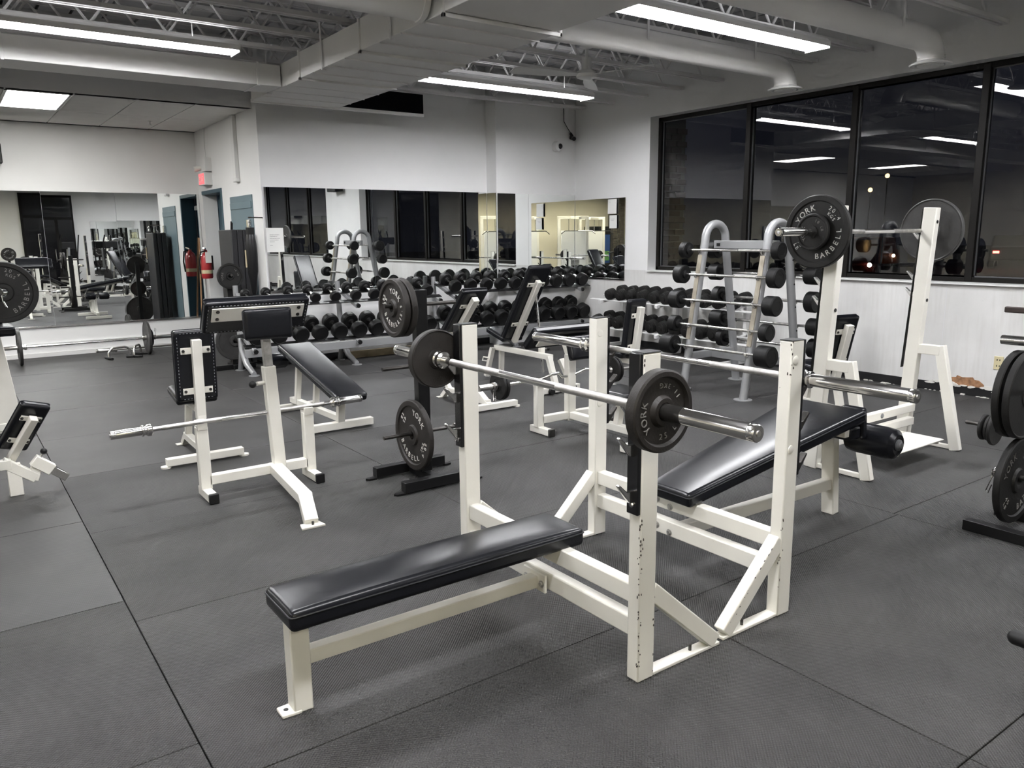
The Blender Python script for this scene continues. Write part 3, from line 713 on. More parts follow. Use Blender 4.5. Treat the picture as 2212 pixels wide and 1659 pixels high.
# ================================================================ BARBELLS
def barbell(label, axis, ctr, half, shaft_half, r=.014, sleeve=.025, cat='barbell', name='barbell', worn=True):
    t = thing(name, label, cat, (0, 0, 0))
    CYL((-shaft_half, 0, 0), (shaft_half, 0, 0), r, 20).build('shaft', 'chrome', t)
    if worn:
        for a, b in ((-shaft_half * .86, -shaft_half * .28), (shaft_half * .28, shaft_half * .86)):
            CYL((a, 0, 0), (b, 0, 0), r + .0006, 20).build('knurling', 'chrome_worn', t)
    for s in (-1, 1):
        MB().lathe([(r, shaft_half - .03), (sleeve * 1.05, shaft_half - .03), (sleeve * 1.45, shaft_half - .022), (sleeve * 1.45, shaft_half - .004), (sleeve * 1.1, shaft_half + .004), (sleeve * 1.1, shaft_half + .014), (sleeve * 1.35, shaft_half + .018), (sleeve * 1.35, shaft_half + .026), (sleeve, shaft_half + .03)], (0, 0, 0), (s, 0, 0), 24).build('collar', 'chrome', t)
        MB().lathe([(sleeve, shaft_half + .02), (sleeve, half - .03), (sleeve * .95, half - .028), (sleeve * .95, half - .024), (sleeve, half - .022), (sleeve, half - .003), (sleeve * .9, half)], (0, 0, 0), (s, 0, 0), 28).build('sleeve', 'chrome', t)
        CYL((s * half, 0, 0), (s * (half + .0025), 0, 0), sleeve * .35, 14).build('end_bolt', 'chrome_worn', t)
    t.location = ctr
    if axis == 'y': t.rotation_euler = (0, 0, PI / 2)
    return t
def spring_clip(name, label, c, axis, r=.028, spread=.03, tilt=0):
    """coiled wire collar with two bent wire handles"""
    t = thing(name, label, 'spring collar', (0, 0, 0)); pts = []
    for i in range(40): a = i / 39 * 2 * PI * 3.1; pts.append((i / 39 * spread - spread / 2, math.cos(a) * r, math.sin(a) * r))
    MB().pipe(pts, .0035, 6).build('coil', 'chrome', t)
    for s in (0, 1):
        x = -spread / 2 + s * spread; sg = -1 if s == 0 else 1
        MB().pipe([(x, sg * r * .6, -r * .8), (x * 1.6, sg * .02, -r - .03), (x * 2.2, sg * .035, -r - .075), (x * 1.2, sg * .045, -r - .085), (x * .6, sg * .03, -r - .04)], .003, 6).build('handle', 'chrome', t)
    t.location = c; t.rotation_euler = (tilt, 0, {'x': 0, 'y': PI / 2}[axis]); return t

# ================================================================ PADS
def pad(parent, M, L, W, T, W2=None, mt='vinyl', name='pad', bulge=.008, rnd=.02, piping=True, stitch=False, mid=None):
    """upholstered board: length along local x from 0 to L, centred on y, thickness along z from 0 to T"""
    W2 = W2 or W; nx, ny = 12, 6; mb = MB(); vs = []; fs = []
    def wid(t):
        if mid and t < mid[0]: return W + (mid[1] - W) * (t / mid[0])
        if mid: return mid[1] + (W2 - mid[1]) * ((t - mid[0]) / (1 - mid[0]))
        return W + (W2 - W) * t
    for top in (0, 1):
        for i in range(nx + 1):
            for j in range(ny + 1):
                a = i / nx; b = j / ny * 2 - 1
                z = T + bulge * (1 - (2 * a - 1) ** 4) * (1 - b ** 4) if top else 0
                vs.append((a * L, b * wid(a) / 2, z))
    N = (nx + 1) * (ny + 1); I = lambda i, j, t: t * N + i * (ny + 1) + j
    for t in (0, 1):
        for i in range(nx):
            for j in range(ny): fs.append((I(i, j, t), I(i + 1, j, t), I(i + 1, j + 1, t), I(i, j + 1, t)))
    for i in range(nx):
        for j in (0, ny): fs.append((I(i, j, 0), I(i + 1, j, 0), I(i + 1, j, 1), I(i, j, 1)))
    for j in range(ny):
        for i in (0, nx): fs.append((I(i, j, 0), I(i, j + 1, 0), I(i, j + 1, 1), I(i, j, 1)))
    mb.add(vs, fs).xform(M)
    o = mb.build(name, mt, parent, bevel=rnd, seg=4, angle=60)
    def loop(z, ins):
        pts = []; c = rnd * .75
        for (x, ys) in ((0 + ins, -1), (L - ins, -1), (L - ins, 1), (0 + ins, 1)):
            w = (wid(min(max(x / L, 0), 1)) / 2 - ins) * ys
            sx = 1 if x > L / 2 else -1
            cc = [(x - sx * c, w), (x - sx * c * .3, w - ys * c * .3), (x, w - ys * c)]
            if (sx > 0 and ys < 0) or (sx < 0 and ys > 0): pts += cc
            else: pts += cc[::-1]
        if mid:
            pts.insert(6, (mid[0] * L, (mid[1] / 2 - ins))); pts.insert(12 if len(pts) > 12 else len(pts), (mid[0] * L, -(mid[1] / 2 - ins))) if False else None
        return [(a, b, z) for a, b in pts]
    if piping and not mid:
        MB().pipe(loop(T * .74, -.0005), .0028, 6, close=True).xform(M).build('piping', 'vinyl_seam', o)
    if stitch and not mid:
        lp = [V(p) for p in loop(-.0012, .02)]; lp.append(lp[0]); sb = MB()
        for a, b in zip(lp[:-1], lp[1:]):
            d = b - a; n = int(d.length / .022)
            for k in range(n):
                p = a + d * ((k + .2) / n); q = a + d * ((k + .65) / n); sb.bar(p, q, .0035, .002)
        sb.xform(M).build('stitching', 'stitch', o)
    return o
def frame_m(o, x, z):
    """matrix whose local x points along x, local z along z"""
    x = V(x).normalized(); z = V(z); y = z.cross(x).normalized(); z = x.cross(y).normalized()
    return Matrix(((x.x, y.x, z.x, o[0]), (x.y, y.y, z.y, o[1]), (x.z, y.z, z.z, o[2]), (0, 0, 0, 1)))
def bolt(parent, p, d, r=.011, mt='steel_dark'):
    d = V(d).normalized(); mb = MB(); mb.cyl(V(p), V(p) + d * .003, r * 1.3, 16); mb.cyl(V(p) + d * .003, V(p) + d * .009, r * .85, 6); return mb.build('bolt', mt, parent)
def knob(parent, p, d, r=.018):
    d = V(d).normalized(); CYL(V(p), V(p) + d * .03, .006, 10).build('knob_stem', 'chrome', parent)
    return MB().sphere(V(p) + d * .04, r, 14, 10).build('knob', 'black_plastic', parent)
def chips(parent, p0, p1, na, nb, count, seed, size=.0042):
    """flakes of missing paint along the edge p0-p1 between two faces with normals na and nb"""
    r = random.Random(seed); mb = MB(); p0 = V(p0); p1 = V(p1); d = (p1 - p0).normalized()
    for i in range(count):
        p = p0.lerp(p1, r.random()); n, m = (V(na), V(nb)) if r.random() < .5 else (V(nb), V(na))
        c = p - m * abs(r.gauss(0, .006)) + n * .0006; l = r.uniform(.4, 1.6) * size; q = r.uniform(.25, .8) * size
        mb.prism([(-l, -q * .5), (-l * .3, -q), (l * .8, -q * .6), (l, q * .3), (l * .1, q), (-l * .7, q * .6)], c, d, m, .0012)
    return tag(mb.build('paint_chips', 'chip_dark', parent, smooth=False), kind='stuff')
WF = 'white_frame'

# ================================================================ THE TWO OLYMPIC BENCHES
def olympic_bench(name, label, xp, yn, yf, top, sg, hooks):
    """sg: side on which the bench lies (-1 = towards -x). Two uprights, cross beams, braces, hook plates."""
    t = thing(name, label, 'weight bench', (xp, (yn + yf) / 2, 0)); w, d = .078, .056
    xa, xb = xp, xp + w; xc = (xa + xb) / 2
    for y in (yn, yf - d):
        B(xa, xb, y, y + d, 0, top).build('upright', WF, t, bevel=.005)
        B(xa - .001, xb + .001, y - .001, y + d + .001, top, top + .004).build('post_cap', 'black_plastic', t, bevel=.002)
        # foot plate and brace on the side away from the bench
        xe = (xb if sg < 0 else xa) - sg * (.36 if sg < 0 else .33)
        x0, x1 = sorted((xb if sg < 0 else xa, xe))
        B(x0, x1, y + .004, y + d - .004, 0, .014).build('foot_plate', WF, t, bevel=.003)
        s0 = (xb - .01 if sg < 0 else xa + .01, y + d / 2, .325); s1 = (xe + sg * .02, y + d / 2, .02)
        BAR(s0, s1, d - .006, .062, up=(0, 0, 1)).build('brace', WF, t, bevel=.005)
        CYL((xe + sg * .14, y + d / 2, .014), (xe + sg * .14, y + d / 2, .038), .006, 8).build('floor_bolt', 'steel_dark', t)
        # black hook plate with prongs
        xf = xa if sg < 0 else xb; q0, q1 = sorted((xf, xf + sg * .016))
        hp = B(q0, q1, y + .002, y + d - .002, top - .545, top + .002).build('hook_plate', 'black_gloss', t, bevel=.003)
        for hz in hooks:
            px = xf + sg * .014
            MB().prism([(0, -.045), (sg * .02, -.04), (sg * .062, .012), (sg * .072, .026), (sg * .066, .032), (sg * .052, .020), (sg * .03, .0), (0, .0)], (px, y + d / 2, hz), (1, 0, 0), (0, 0, 1), .028 if sg > 0 else .014).build('hook', 'steel_dark' if sg > 0 else 'chrome', hp, bevel=.003)
        bolt(hp, (xf + sg * .016, y + d / 2, top - .51), (sg, 0, 0), .008, 'chrome')
        for hz in ((top - .075, top - .43) if sg > 0 else ()):
            yy = y if y == yn else y
            MB().lathe([(.018, 0), (.017, .002), (.012, .0035), (.002, .004)], (xc - .012, y, hz), (0, -1, 0), 16).build('plug', WF, t)
    B(xc - .025, xc + .025, yn + d, yf - d, .275, .345).build('cross_beam', WF, t, bevel=.005)
    B(xc - .025, xc + .025, yn + d, yf - d, .150, .222).build('cross_beam', WF, t, bevel=.005)
    return t
# ---- flat bench in the foreground
b1 = olympic_bench('flat_bench', 'white flat bench press with a loaded barbell in the foreground', 1.805, 1.785, 2.935, 1.16, -1, (.985, .86, .70))
chips(b1, (1.805, 1.785, .05), (1.805, 1.785, .60), (-1, 0, 0), (0, -1, 0), 40, 1)
chips(b1, (1.805, 1.785, .9), (1.805, 1.785, 1.15), (-1, 0, 0), (0, -1, 0), 8, 2)
chips(b1, (1.883, 1.785, .02), (1.883, 1.785, .30), (1, 0, 0), (0, -1, 0), 8, 3)
yc = 2.352
B(.776, .842, yc - .03, yc + .035, 0, .336).build('leg', WF, b1, bevel=.005)
MB().prism([(.735, yc - .03), (.735, yc + .03), (.80, yc + .034), (.80, yc - .034)], (0, 0, .006), (1, 0, 0), (0, 1, 0), .012).build('foot_plate', WF, b1, bevel=.003)
MB().lathe([(.008, 0), (.008, .0015)], (.757, yc, .012), (0, 0, 1), 12).build('bolt_hole', 'black_plastic', b1)
B(.80, 1.84, yc - .025, yc + .025, .288, .336).build('seat_rail', WF, b1, bevel=.004)
B(.84, 1.82, yc - .024, yc + .024, .158, .208).build('lower_rail', WF, b1, bevel=.004)
B(1.785, 1.797, yc - .07, yc + .07, .15, .225).build('bracket', WF, b1, bevel=.003)
for y in (-.05, .05): bolt(b1, (1.785, yc + y, .185), (-1, 0, 0), .011, 'chrome_worn')
bolt(b1, (1.80, yc - .026, .312), (0, -1, 0), .009)
pad(b1, frame_m((.748, 2.342, .336), (1, 0, 0), (0, 0, 1)), 1.19, .245, .072, name='bench_pad', bulge=.010)
bar1 = barbell('chrome barbell on the foreground bench with one small plate at each end', 'y', (1.712, 2.287, 1.015), 1.02, .62)
CYL((-.675, 0, 0), (-.76, 0, 0), .0262, 24).build('worn_sleeve', 'steel_dark', bar1)
plate('p25', (1.712, 1.625, 1.015), 'y-', 0, 'small dark 25 pound plate at the near end of the foreground barbell', 'plates on the bench bar')
plate('p25', (1.712, 2.955, 1.015), 'y+', 40, 'small dark plate at the far end of the foreground barbell, back side showing', 'plates on the bench bar')
# ---- decline bench behind it
b2 = olympic_bench('decline_bench', 'white decline bench press with an empty barbell behind the foreground bench', 2.605, 1.795, 2.965, 1.13, 1, (.94, .80, .63))
yc2 = 2.375
chips(b2, (2.605, 1.795, .03), (2.605, 1.795, .45), (-1, 0, 0), (0, -1, 0), 10, 4)
chips(b2, (2.605, 1.795, 1.0), (2.605, 1.795, 1.13), (-1, 0, 0), (0, -1, 0), 10, 5)
chips(b2, (2.58, 1.7985, .345), (2.31, 1.7985, .06), (-.7, 0, .7), (0, -1, 0), 16, 6)
for x in ((2.604, 2.375, .0),): pass
for (y, z) in ((yc2 + .11, .315), (yc2 + .03, .295), (yc2 + .11, .185), (yc2 + .03, .17)):
    bolt(b2, (2.619, y, z), (-1, 0, 0), .012, 'chrome_worn')
BAR((2.66, yc2, .185), (3.86, yc2, .175), .05, .06).build('lower_rail', WF, b2, bevel=.004)
BAR((2.66, yc2, .335), (3.80, yc2, .545), .05, .05).build('seat_rail', WF, b2, bevel=.004)
BAR((3.88, yc2, 0), (3.83, yc2, .53), .075, .055, up=(1, 0, 0)).build('leg', WF, b2, bevel=.005)
sl = V((3.80 - 2.575, 0, .635 - .40)); Mp = frame_m((2.575, yc2 - .005, .335), sl, (0, 0, 1))
pad(b2, Mp, 1.245, .25, .07, W2=.45, name='bench_pad', bulge=.012)
# knee hold-down and foot rollers at the raised end
B(3.70, 3.80, yc2 - .195, yc2 + .195, .475, .545).build('roller_bracket', 'vinyl', b2, bevel=.012)
B(3.66, 3.70, yc2 - .19, yc2 - .12, .50, .545).build('bracket_plate', WF, b2, bevel=.002)
MB().pipe([(3.80, yc2, .52), (3.90, yc2, .50), (3.94, yc2, .44)], .022, 10).build('roller_arm', 'black_paint', b2)
pad(b2, frame_m((3.80, yc2 - .13, .63), (.12, 0, -.99), (1, 0, .12)), .17, .13, .05, name='knee_pad', bulge=.006, piping=False)
for s in (-1, 1):
    rl = MB().lathe([(.02, 0), (.055, .0), (.078, .018), (.084, .06), (.084, .22), (.078, .262), (.055, .28), (.02, .276)], (3.94, yc2 + s * .045, .445), (0, s, 0), 24).build('roller', 'vinyl', b2)
    MB().lathe([(.03, 0), (.03, .008), (.018, .014), (.016, .022), (.004, .024)], (3.94, yc2 + s * .322, .445), (0, s, 0), 18).build('roller_cap', 'grey_dark', rl)
barbell('long chrome barbell with empty sleeves racked on the decline bench', 'y', (2.722, 2.462, .970), 1.10, .655)

# ================================================================ SQUAT RACK
sr = thing('squat_rack', 'tall white squat rack with a loaded barbell in front of the windows', 'squat rack', (5.15, 2.75, 0))
for k, x in enumerate((4.58, 5.72)):
    BAR((x, 2.955, 0), (x, 2.875, 1.70), .062, .092, up=(0, 1, 0)).build('upright', WF, sr, bevel=.005)
    BAR((x, 2.93, .70), (x, 2.725, .70), .052, .07).build('brace_arm', WF, sr, bevel=.005)
    BAR((x, 2.735, .735), (x, 2.565, 0), .049, .07, up=(0, 1, 0)).build('brace_leg', WF, sr, bevel=.005)
    BAR((x, 2.58, .018), (x, 2.92, .018), .03, .03).build('base_tube', WF, sr, bevel=.004)
    BAR((x, 3.004 - .01, .55), (x, 2.925 + .002, 1.69), .058, .006, up=(0, 1, 0)).build('hook_strip', 'black_gloss', sr, bevel=.001)
    for z in (1.505, 1.22, 1.10):
        y = 2.955 - .08 * z / 1.7 + .046
        MB().prism([(0, -.03), (.03, -.025), (.075, .03), (.068, .036), (.03, .004), (0, .004)], (x, y, z), (0, 1, 0), (0, 0, 1), .03).build('hook', 'chrome_worn', sr, bevel=.003)
    for z in (1.60, 1.05): MB().lathe([(.012, 0), (.012, .003)], (x, 2.955 - .08 * z / 1.7 - .047, z), (0, -1, 0), 14).build('bolt_hole', 'black_plastic', sr)
for z in (.265, .165): B(4.60, 5.70, 2.865, 2.915, z - .028, z + .028).build('cross_beam', WF, sr, bevel=.004)
bolt(sr, (5.25, 2.865, .265), (0, -1, 0), .014, 'silver_paint')
st = MB(); st.box(4.86, 5.46, 2.53, 2.90, .125, .133); st.build('spotter_step', WF, sr, bevel=.002)
st = MB()
for i in range(14):
    for j in range(8): st.bar((4.89 + i * .041, 2.56 + j * .042 + (i % 2) * .018, .134), (4.905 + i * .041, 2.575 + j * .042 + (i % 2) * .018, .134), .006, .004)
tag(st.build('tread_pattern', WF, sr), kind='stuff')
for x in (4.90, 5.42): B(x - .015, x + .015, 2.55, 2.90, .10, .126).build('step_rail', WF, sr, bevel=.003)
barbell('chrome barbell loaded with big plates on the squat rack', 'x', (5.15, 2.935, 1.54), 1.09, .655)
plate('p45', (4.455, 2.935, 1.54), 'x-', 0, 'big black lettered plate at the left end of the squat rack barbell')
plate('p10', (4.405, 2.935, 1.54), 'x-', 20, 'small plate stacked outside the big lettered plate on the squat rack barbell')
plate('p45p', (5.855, 2.935, 1.54), 'x+', 0, 'big plate at the right end of the squat rack barbell, plain back showing')
# ================================================================ PREACHER CURL STATION (left)
def preacher(name, label, x0, x1, yb, yfoot, hookz, padz, padx, pady, seat=None, caps='black_plastic'):
    """two low bar posts on feet, a centre column with arm board and chest pad, a bent front foot"""
    xc = (x0 + x1) / 2
    t = thing(name, label, 'preacher bench', (xc, yb, 0))
    for x in (x0, x1):
        B(x - .026, x + .026, yb - .155, yb + .085, .004, .056).build('foot', WF, t, bevel=.004)
        B(x - .029, x + .029, yb - .175, yb - .15, 0, .062).build('foot_cap', caps, t, bevel=.006)
        B(x - .034, x + .034, yb - .026, yb + .026, .05, hookz - .02).build('bar_post', WF, t, bevel=.005)
        MB().prism([(-.03, -.03), (.035, -.03), (.045, .02), (.034, .03), (.02, .0), (-.015, .0), (-.022, .022), (-.036, .022)], (x, yb, hookz - .01), (0, 1, 0), (0, 0, 1), .06).build('bar_hook', WF, t, bevel=.004)
    B(x0 + .02, x1 - .02, yb - .026, yb + .026, .075, .135).build('cross_beam', WF, t, bevel=.004)
    return t
pc = preacher('preacher_bench', 'white standing preacher curl bench with black pads left of the plate tree', 1.157, 1.815, 4.80, 3.9, .458, 1.15, None, None)
BAR((1.615, 4.80, .06), (1.585, 4.80, .76), .075, .062, up=(0, 1, 0)).build('column', WF, pc, bevel=.005)
BAR((1.585, 4.80, .76), (1.575, 4.80, 1.06), .05, .045, up=(0, 1, 0)).build('inner_column', 'chrome_worn', pc, bevel=.004)
CYL((1.548, 4.79, .66), (1.50, 4.775, .66), .013, 12).build('knob_sleeve', WF, pc)
knob(pc, (1.51, 4.78, .66), (-1, -.25, 0), .022)
BAR((1.59, 4.83, .105), (1.515, 4.10, .105), .078, .06).build('front_leg', WF, pc, bevel=.005)
BAR((1.517, 4.125, .115), (1.483, 3.955, .012), .0755, .058).build('leg_toe', WF, pc, bevel=.005)
MB().prism([(1.41, 3.90), (1.54, 3.895), (1.53, 3.965), (1.425, 3.97)], (0, 0, .006), (1, 0, 0), (0, 1, 0), .012).build('foot_plate', WF, pc, bevel=.002)
CYL((1.48, 3.925, .012), (1.48, 3.925, .03), .007, 8).build('floor_bolt', 'steel_dark', pc)
# arm board: underside faces the camera
Mb = frame_m((1.285, 5.035, 1.045), (1, 0, 0), (0, .84, .54))
pad(pc, Mb @ Matrix.Translation((0, -.0, 0)), .665, .24, .075, name='arm_board', stitch=True)
BAR((1.325, 5.009, 1.072), (1.91, 5.009, 1.072), .008, .10, up=(0, -.54, .84)).build('board_plate', WF, pc, bevel=.002)
for x in (1.36, 1.875):
    for s in (-1, 1): bolt(pc, V((x, 5.0055, 1.070)) + V((0, -.54, .84)) * (.028 * s), (0, -.84, -.54), .009)
BAR((1.575, 4.81, 1.03), (1.585, 5.03, 1.06), .05, .05).build('board_arm', WF, pc, bevel=.004)
pad(pc, frame_m((1.425, 4.745, 1.03), (1, 0, 0), (0, -1, .05)), .29, .18, .055, name='chest_pad', bulge=.006, rnd=.018)
barbell('short chrome barbell lying on the low hooks of the left preacher bench', 'x', (1.435, 4.79, .470), .775, .585, r=.0135, sleeve=.0245).rotation_euler = (0, 0, .05)

# ================================================================ UTILITY BENCHES (user faces local +y, back towards -y)
def utility_bench(name, label, loc, rz, top, seat_z, lean, back_l, back_w, seat_l, seat_w, base_w, spine, foot_y=-.12, thick=.06, stitch=False):
    t = thing(name, label, 'weight bench', (0, 0, 0)); a = math.radians(lean)
    dirb = V((0, -math.sin(a), math.cos(a))); nrm = V((0, math.cos(a), math.sin(a)))
    top_p = V((0, -math.sin(a) * back_l, top)); bot = top_p - dirb * back_l
    M = frame_m(bot + nrm * .0, dirb, nrm)
    pad(t, M, back_l, back_w, thick, name='backrest', stitch=stitch, bulge=.006)
    p0 = bot - nrm * .032 - dirb * .12; p1 = top_p - nrm * .032 - dirb * .06
    BAR(p0, p1, .064, .05, up=nrm).build('back_post', WF, t, bevel=.004)
    for f in (.15, .72):
        c = bot + dirb * back_l * f - nrm * .004
        BAR(c - V((back_w * .36, 0, 0)), c + V((back_w * .36, 0, 0)), .045, .008, up=nrm).build('pad_strap', WF, t, bevel=.002)
        for s in (-1, 1): bolt(t, c + V((s * back_w * .30, 0, 0)) - nrm * .004, -nrm, .008)
    Ms = frame_m((0, bot.y + .03, seat_z - thick), (0, 1, .06), (0, -.06, 1))
    pad(t, Ms, seat_l, seat_w, thick, W2=seat_w * .8, name='seat', bulge=.008)
    ys = bot.y
    BAR((0, ys - .05, seat_z - thick - .035), (0, ys + seat_l, seat_z - thick - .015), .05, .05).build('seat_rail', WF, t, bevel=.004)
    # column down to the rear cross foot, spine to the front foot
    BAR((0, ys - .02, seat_z - thick - .03), (0, foot_y, .05), .055, .05, up=(0, 1, 0)).build('column', WF, t, bevel=.004)
    B(-base_w / 2, base_w / 2, foot_y - .03, foot_y + .03, .012, .064).build('cross_foot', WF, t, bevel=.004)
    for s in (-1, 1): MB().lathe([(.034, 0), (.034, .012)], (s * (base_w / 2 + .005), foot_y, 0), (0, 0, 1), 16).build('foot_disc', WF, t)
    BAR((0, foot_y, .075), (0, foot_y + spine, .09), .05, .05).build('spine', WF, t, bevel=.004)
    BAR((0, foot_y + spine - .02, .105), (0, foot_y + spine + .10, .006), .047, .045).build('front_toe', WF, t, bevel=.004)
    BAR((0, ys + seat_l * .75, seat_z - thick - .03), (0, foot_y + spine - .04, .08), .045, .045, up=(0, 1, 0)).build('front_post', WF, t, bevel=.004)
    B(-.06, .06, foot_y + spine + .07, foot_y + spine + .13, 0, .008).build('foot_plate', WF, t, bevel=.002)
    t.location = loc; t.rotation_euler = (0, 0, rz); return t
utility_bench('seat_bench', 'white seated bench with a small upright black backrest behind the left preacher bench', (1.365, 5.66, 0), 0, .925, .46, 4, .50, .275, .40, .28, .52, .50, foot_y=-.06, stitch=True)
utility_bench('seat_bench', 'white incline bench with its backrest tipped towards the plate tree', (3.84, 6.33, 0), 0, 1.05, .48, 44, .66, .27, .42, .26, .60, .70, foot_y=-.62)
utility_bench('seat_bench', 'small white seat with an upright black back standing beside the squat rack', (5.98, 3.70, 0), math.radians(-14), .86, .42, 14, .46, .26, .36, .26, .5, .45, foot_y=-.10)
utility_bench('seat_bench', 'narrow white seat with an upright black back in front of the ribbed dumbbells', (5.20, 5.30, 0), math.radians(6), .94, .45, 8, .52, .24, .34, .24, .5, .45, foot_y=-.10)

# ---- sloping abdominal board between preacher bench and plate tree
ab = thing('incline_board', 'white bench with a long sloping black board behind the left preacher bench', 'weight bench', (2.48, 6.1, 0))
s0 = V((2.48, 5.60, .275)); s1 = V((2.48, 6.78, .56))
pad(ab, frame_m(s0, s1 - s0, (0, 0, 1)), (s1 - s0).length, .27, .065, W2=.31, name='board_pad', bulge=.008)
BAR((2.48, 5.86, .31), (2.48, 6.70, .515), .05, .05).build('seat_rail', WF, ab, bevel=.004)
B(2.22, 2.78, 5.85, 5.91, .01, .07).build('cross_foot', WF, ab, bevel=.004)
BAR((2.50, 5.88, .06), (2.48, 5.80, .29), .06, .05, up=(0, 1, 0)).build('front_leg', WF, ab, bevel=.004)
BAR((2.49, 5.88, .10), (2.46, 6.85, .10), .05, .05).build('spine', WF, ab, bevel=.004)
BAR((2.46, 6.72, .09), (2.46, 6.62, .50), .046, .05, up=(0, 1, 0)).build('rear_leg', WF, ab, bevel=.004)
BAR((2.46, 6.30, .09), (2.47, 6.25, .42), .045, .045, up=(0, 1, 0)).build('prop', WF, ab, bevel=.004)
B(2.24, 2.70, 6.80, 6.85, .01, .065).build('rear_foot', WF, ab, bevel=.004)
for s in (-1, 1):
    rl = MB().lathe([(.02, 0), (.055, .0), (.068, .02), (.07, .16), (.055, .18), (.02, .178)], (2.47 + s * .03, 6.88, .46), (s, 0, 0), 20).build('roller', 'vinyl', ab)
CYL((2.24, 6.88, .46), (2.70, 6.88, .46), .012, 10).build('roller_bar', 'chrome', ab)
BAR((2.47, 6.68, .48), (2.47, 6.88, .46), .04, .03).build('roller_arm', 'black_paint', ab)

# ---- tall adjustable bench with a chrome ladder strut
g = thing('adjustable_bench', 'adjustable bench with a tall raised black backrest in front of the right dumbbell rack', 'weight bench', (4.85, 6.5, 0))
q1 = V((4.85, 6.20, 1.20)); q0 = V((4.85, 6.70, .45)); dq = (q1 - q0).normalized(); nq = V((0, dq.z, -dq.y))
pad(g, frame_m(q0 + nq * .03, dq, nq), (q1 - q0).length, .27, .065, name='backrest', bulge=.006)
BAR(q0 - dq * .02, q1 - dq * .14, .055, .05, up=nq).build('back_post', WF, g, bevel=.004)
for f in (.22, .78):
    c = q0 + dq * ((q1 - q0).length * f) + nq * .022
    BAR(c - V((.105, 0, 0)), c + V((.105, 0, 0)), .045, .01, up=nq).build('pad_strap', WF, g, bevel=.002)
    for s in (-1, 1): bolt(g, c + V((s * .085, 0, 0)) - nq * .005, -nq, .008)
pad(g, frame_m((4.85, 6.74, .43), (0, 1, .22), (0, -.22, 1)), .36, .27, .06, W2=.22, name='seat')
B(4.825, 4.875, 6.08, 7.06, .31, .365).build('top_rail', WF, g, bevel=.004)
for s in (-1, 1):
    BAR((4.85 + s * .06, 7.03, .34), (4.85 + s * .10, 7.10, .02), .05, .045, up=(0, 1, 0)).build('front_leg', WF, g, bevel=.004)
BAR((4.83, 6.10, .345), (4.83, 5.98, .05), .055, .05, up=(0, 1, 0)).build('rear_leg', WF, g, bevel=.004)
BAR((5.0, 6.12, .30), (5.03, 5.98, .05), .055, .05, up=(0, 1, 0)).build('rear_leg', WF, g, bevel=.004)
B(4.62, 5.10, 5.93, 5.985, .01, .065).build('cross_foot', WF, g, bevel=.004)
for s in (-1, 1): CYL((4.72 if s < 0 else 5.0, 5.925, .035), (4.72 if s < 0 else 5.0, 5.895, .035), .032, 16).build('wheel', 'black_plastic', g)
BAR((4.87, 6.36, 1.0), (4.87, 6.24, .16), .012, .026, up=(0, 1, 0)).build('ladder_strut', 'chrome', g, bevel=.002)
hb = MB()
for i in range(12):
    f = .25 + i * .055; y = 6.36 - .12 * f; z = 1.0 - .84 * f; hb.cyl((4.862, y - .001, z), (4.8775, y - .001, z), .006, 8)
hb.build('strut_holes', 'black_plastic', g)
MB().lathe([(.03, -.02), (.03, .02)], (4.87, 6.36, 1.0), (1, 0, 0), 16).build('strut_pivot', WF, g)
B(4.845, 4.895, 6.24, 6.29, .36, .43).build('strut_socket', WF, g, bevel=.003)
knob(g, (4.895, 6.25, .40), (1, -.2, 0), .018)
MB().pipe([(4.78, 7.05, .22), (4.70, 7.08, .24), (4.70, 7.10, .20), (4.79, 7.09, .18)], .009, 8).build('carry_handle', WF, g)

# ---- second preacher bench behind the foreground uprights
p2 = preacher('preacher_bench', 'seated white preacher curl bench with a bent bar behind the two foreground benches', 3.70, 4.33, 4.80, 3.9, .41, .8, None, None, caps='steel_dark')
BAR((4.02, 4.80, .06), (4.02, 4.80, .60), .075, .062, up=(0, 1, 0)).build('column', WF, p2, bevel=.005)
BAR((4.02, 4.83, .105), (4.02, 3.95, .105), .06, .055).build('front_leg', WF, p2, bevel=.004)
BAR((4.02, 4.25, .08), (4.02, 4.20, .34), .055, .05, up=(0, 1, 0)).build('seat_post', WF, p2, bevel=.004)
B(3.80, 4.24, 3.93, 3.985, .01, .065).build('rear_foot', WF, p2, bevel=.004)
pad(p2, frame_m((4.02, 4.02, .345), (0, 1, 0), (0, 0, 1)), .36, .30, .06, name='seat')
pad(p2, frame_m((3.70, 4.90, .715), (1, 0, 0), (0, .70, .70)), .64, .22, .065, name='arm_board')
pad(p2, frame_m((3.86, 4.66, .665), (1, 0, 0), (0, -.95, .3)), .30, .19, .06, name='chest_pad', piping=False)
BAR((4.02, 4.80, .58), (4.02, 4.86, .69), .05, .05, up=(0, 1, 0)).build('board_arm', WF, p2, bevel=.004)
BAR((3.76, 4.885, .70), (4.28, 4.885, .70), .012, .08, up=(0, -.7, .7)).build('board_plate', WF, p2, bevel=.002)
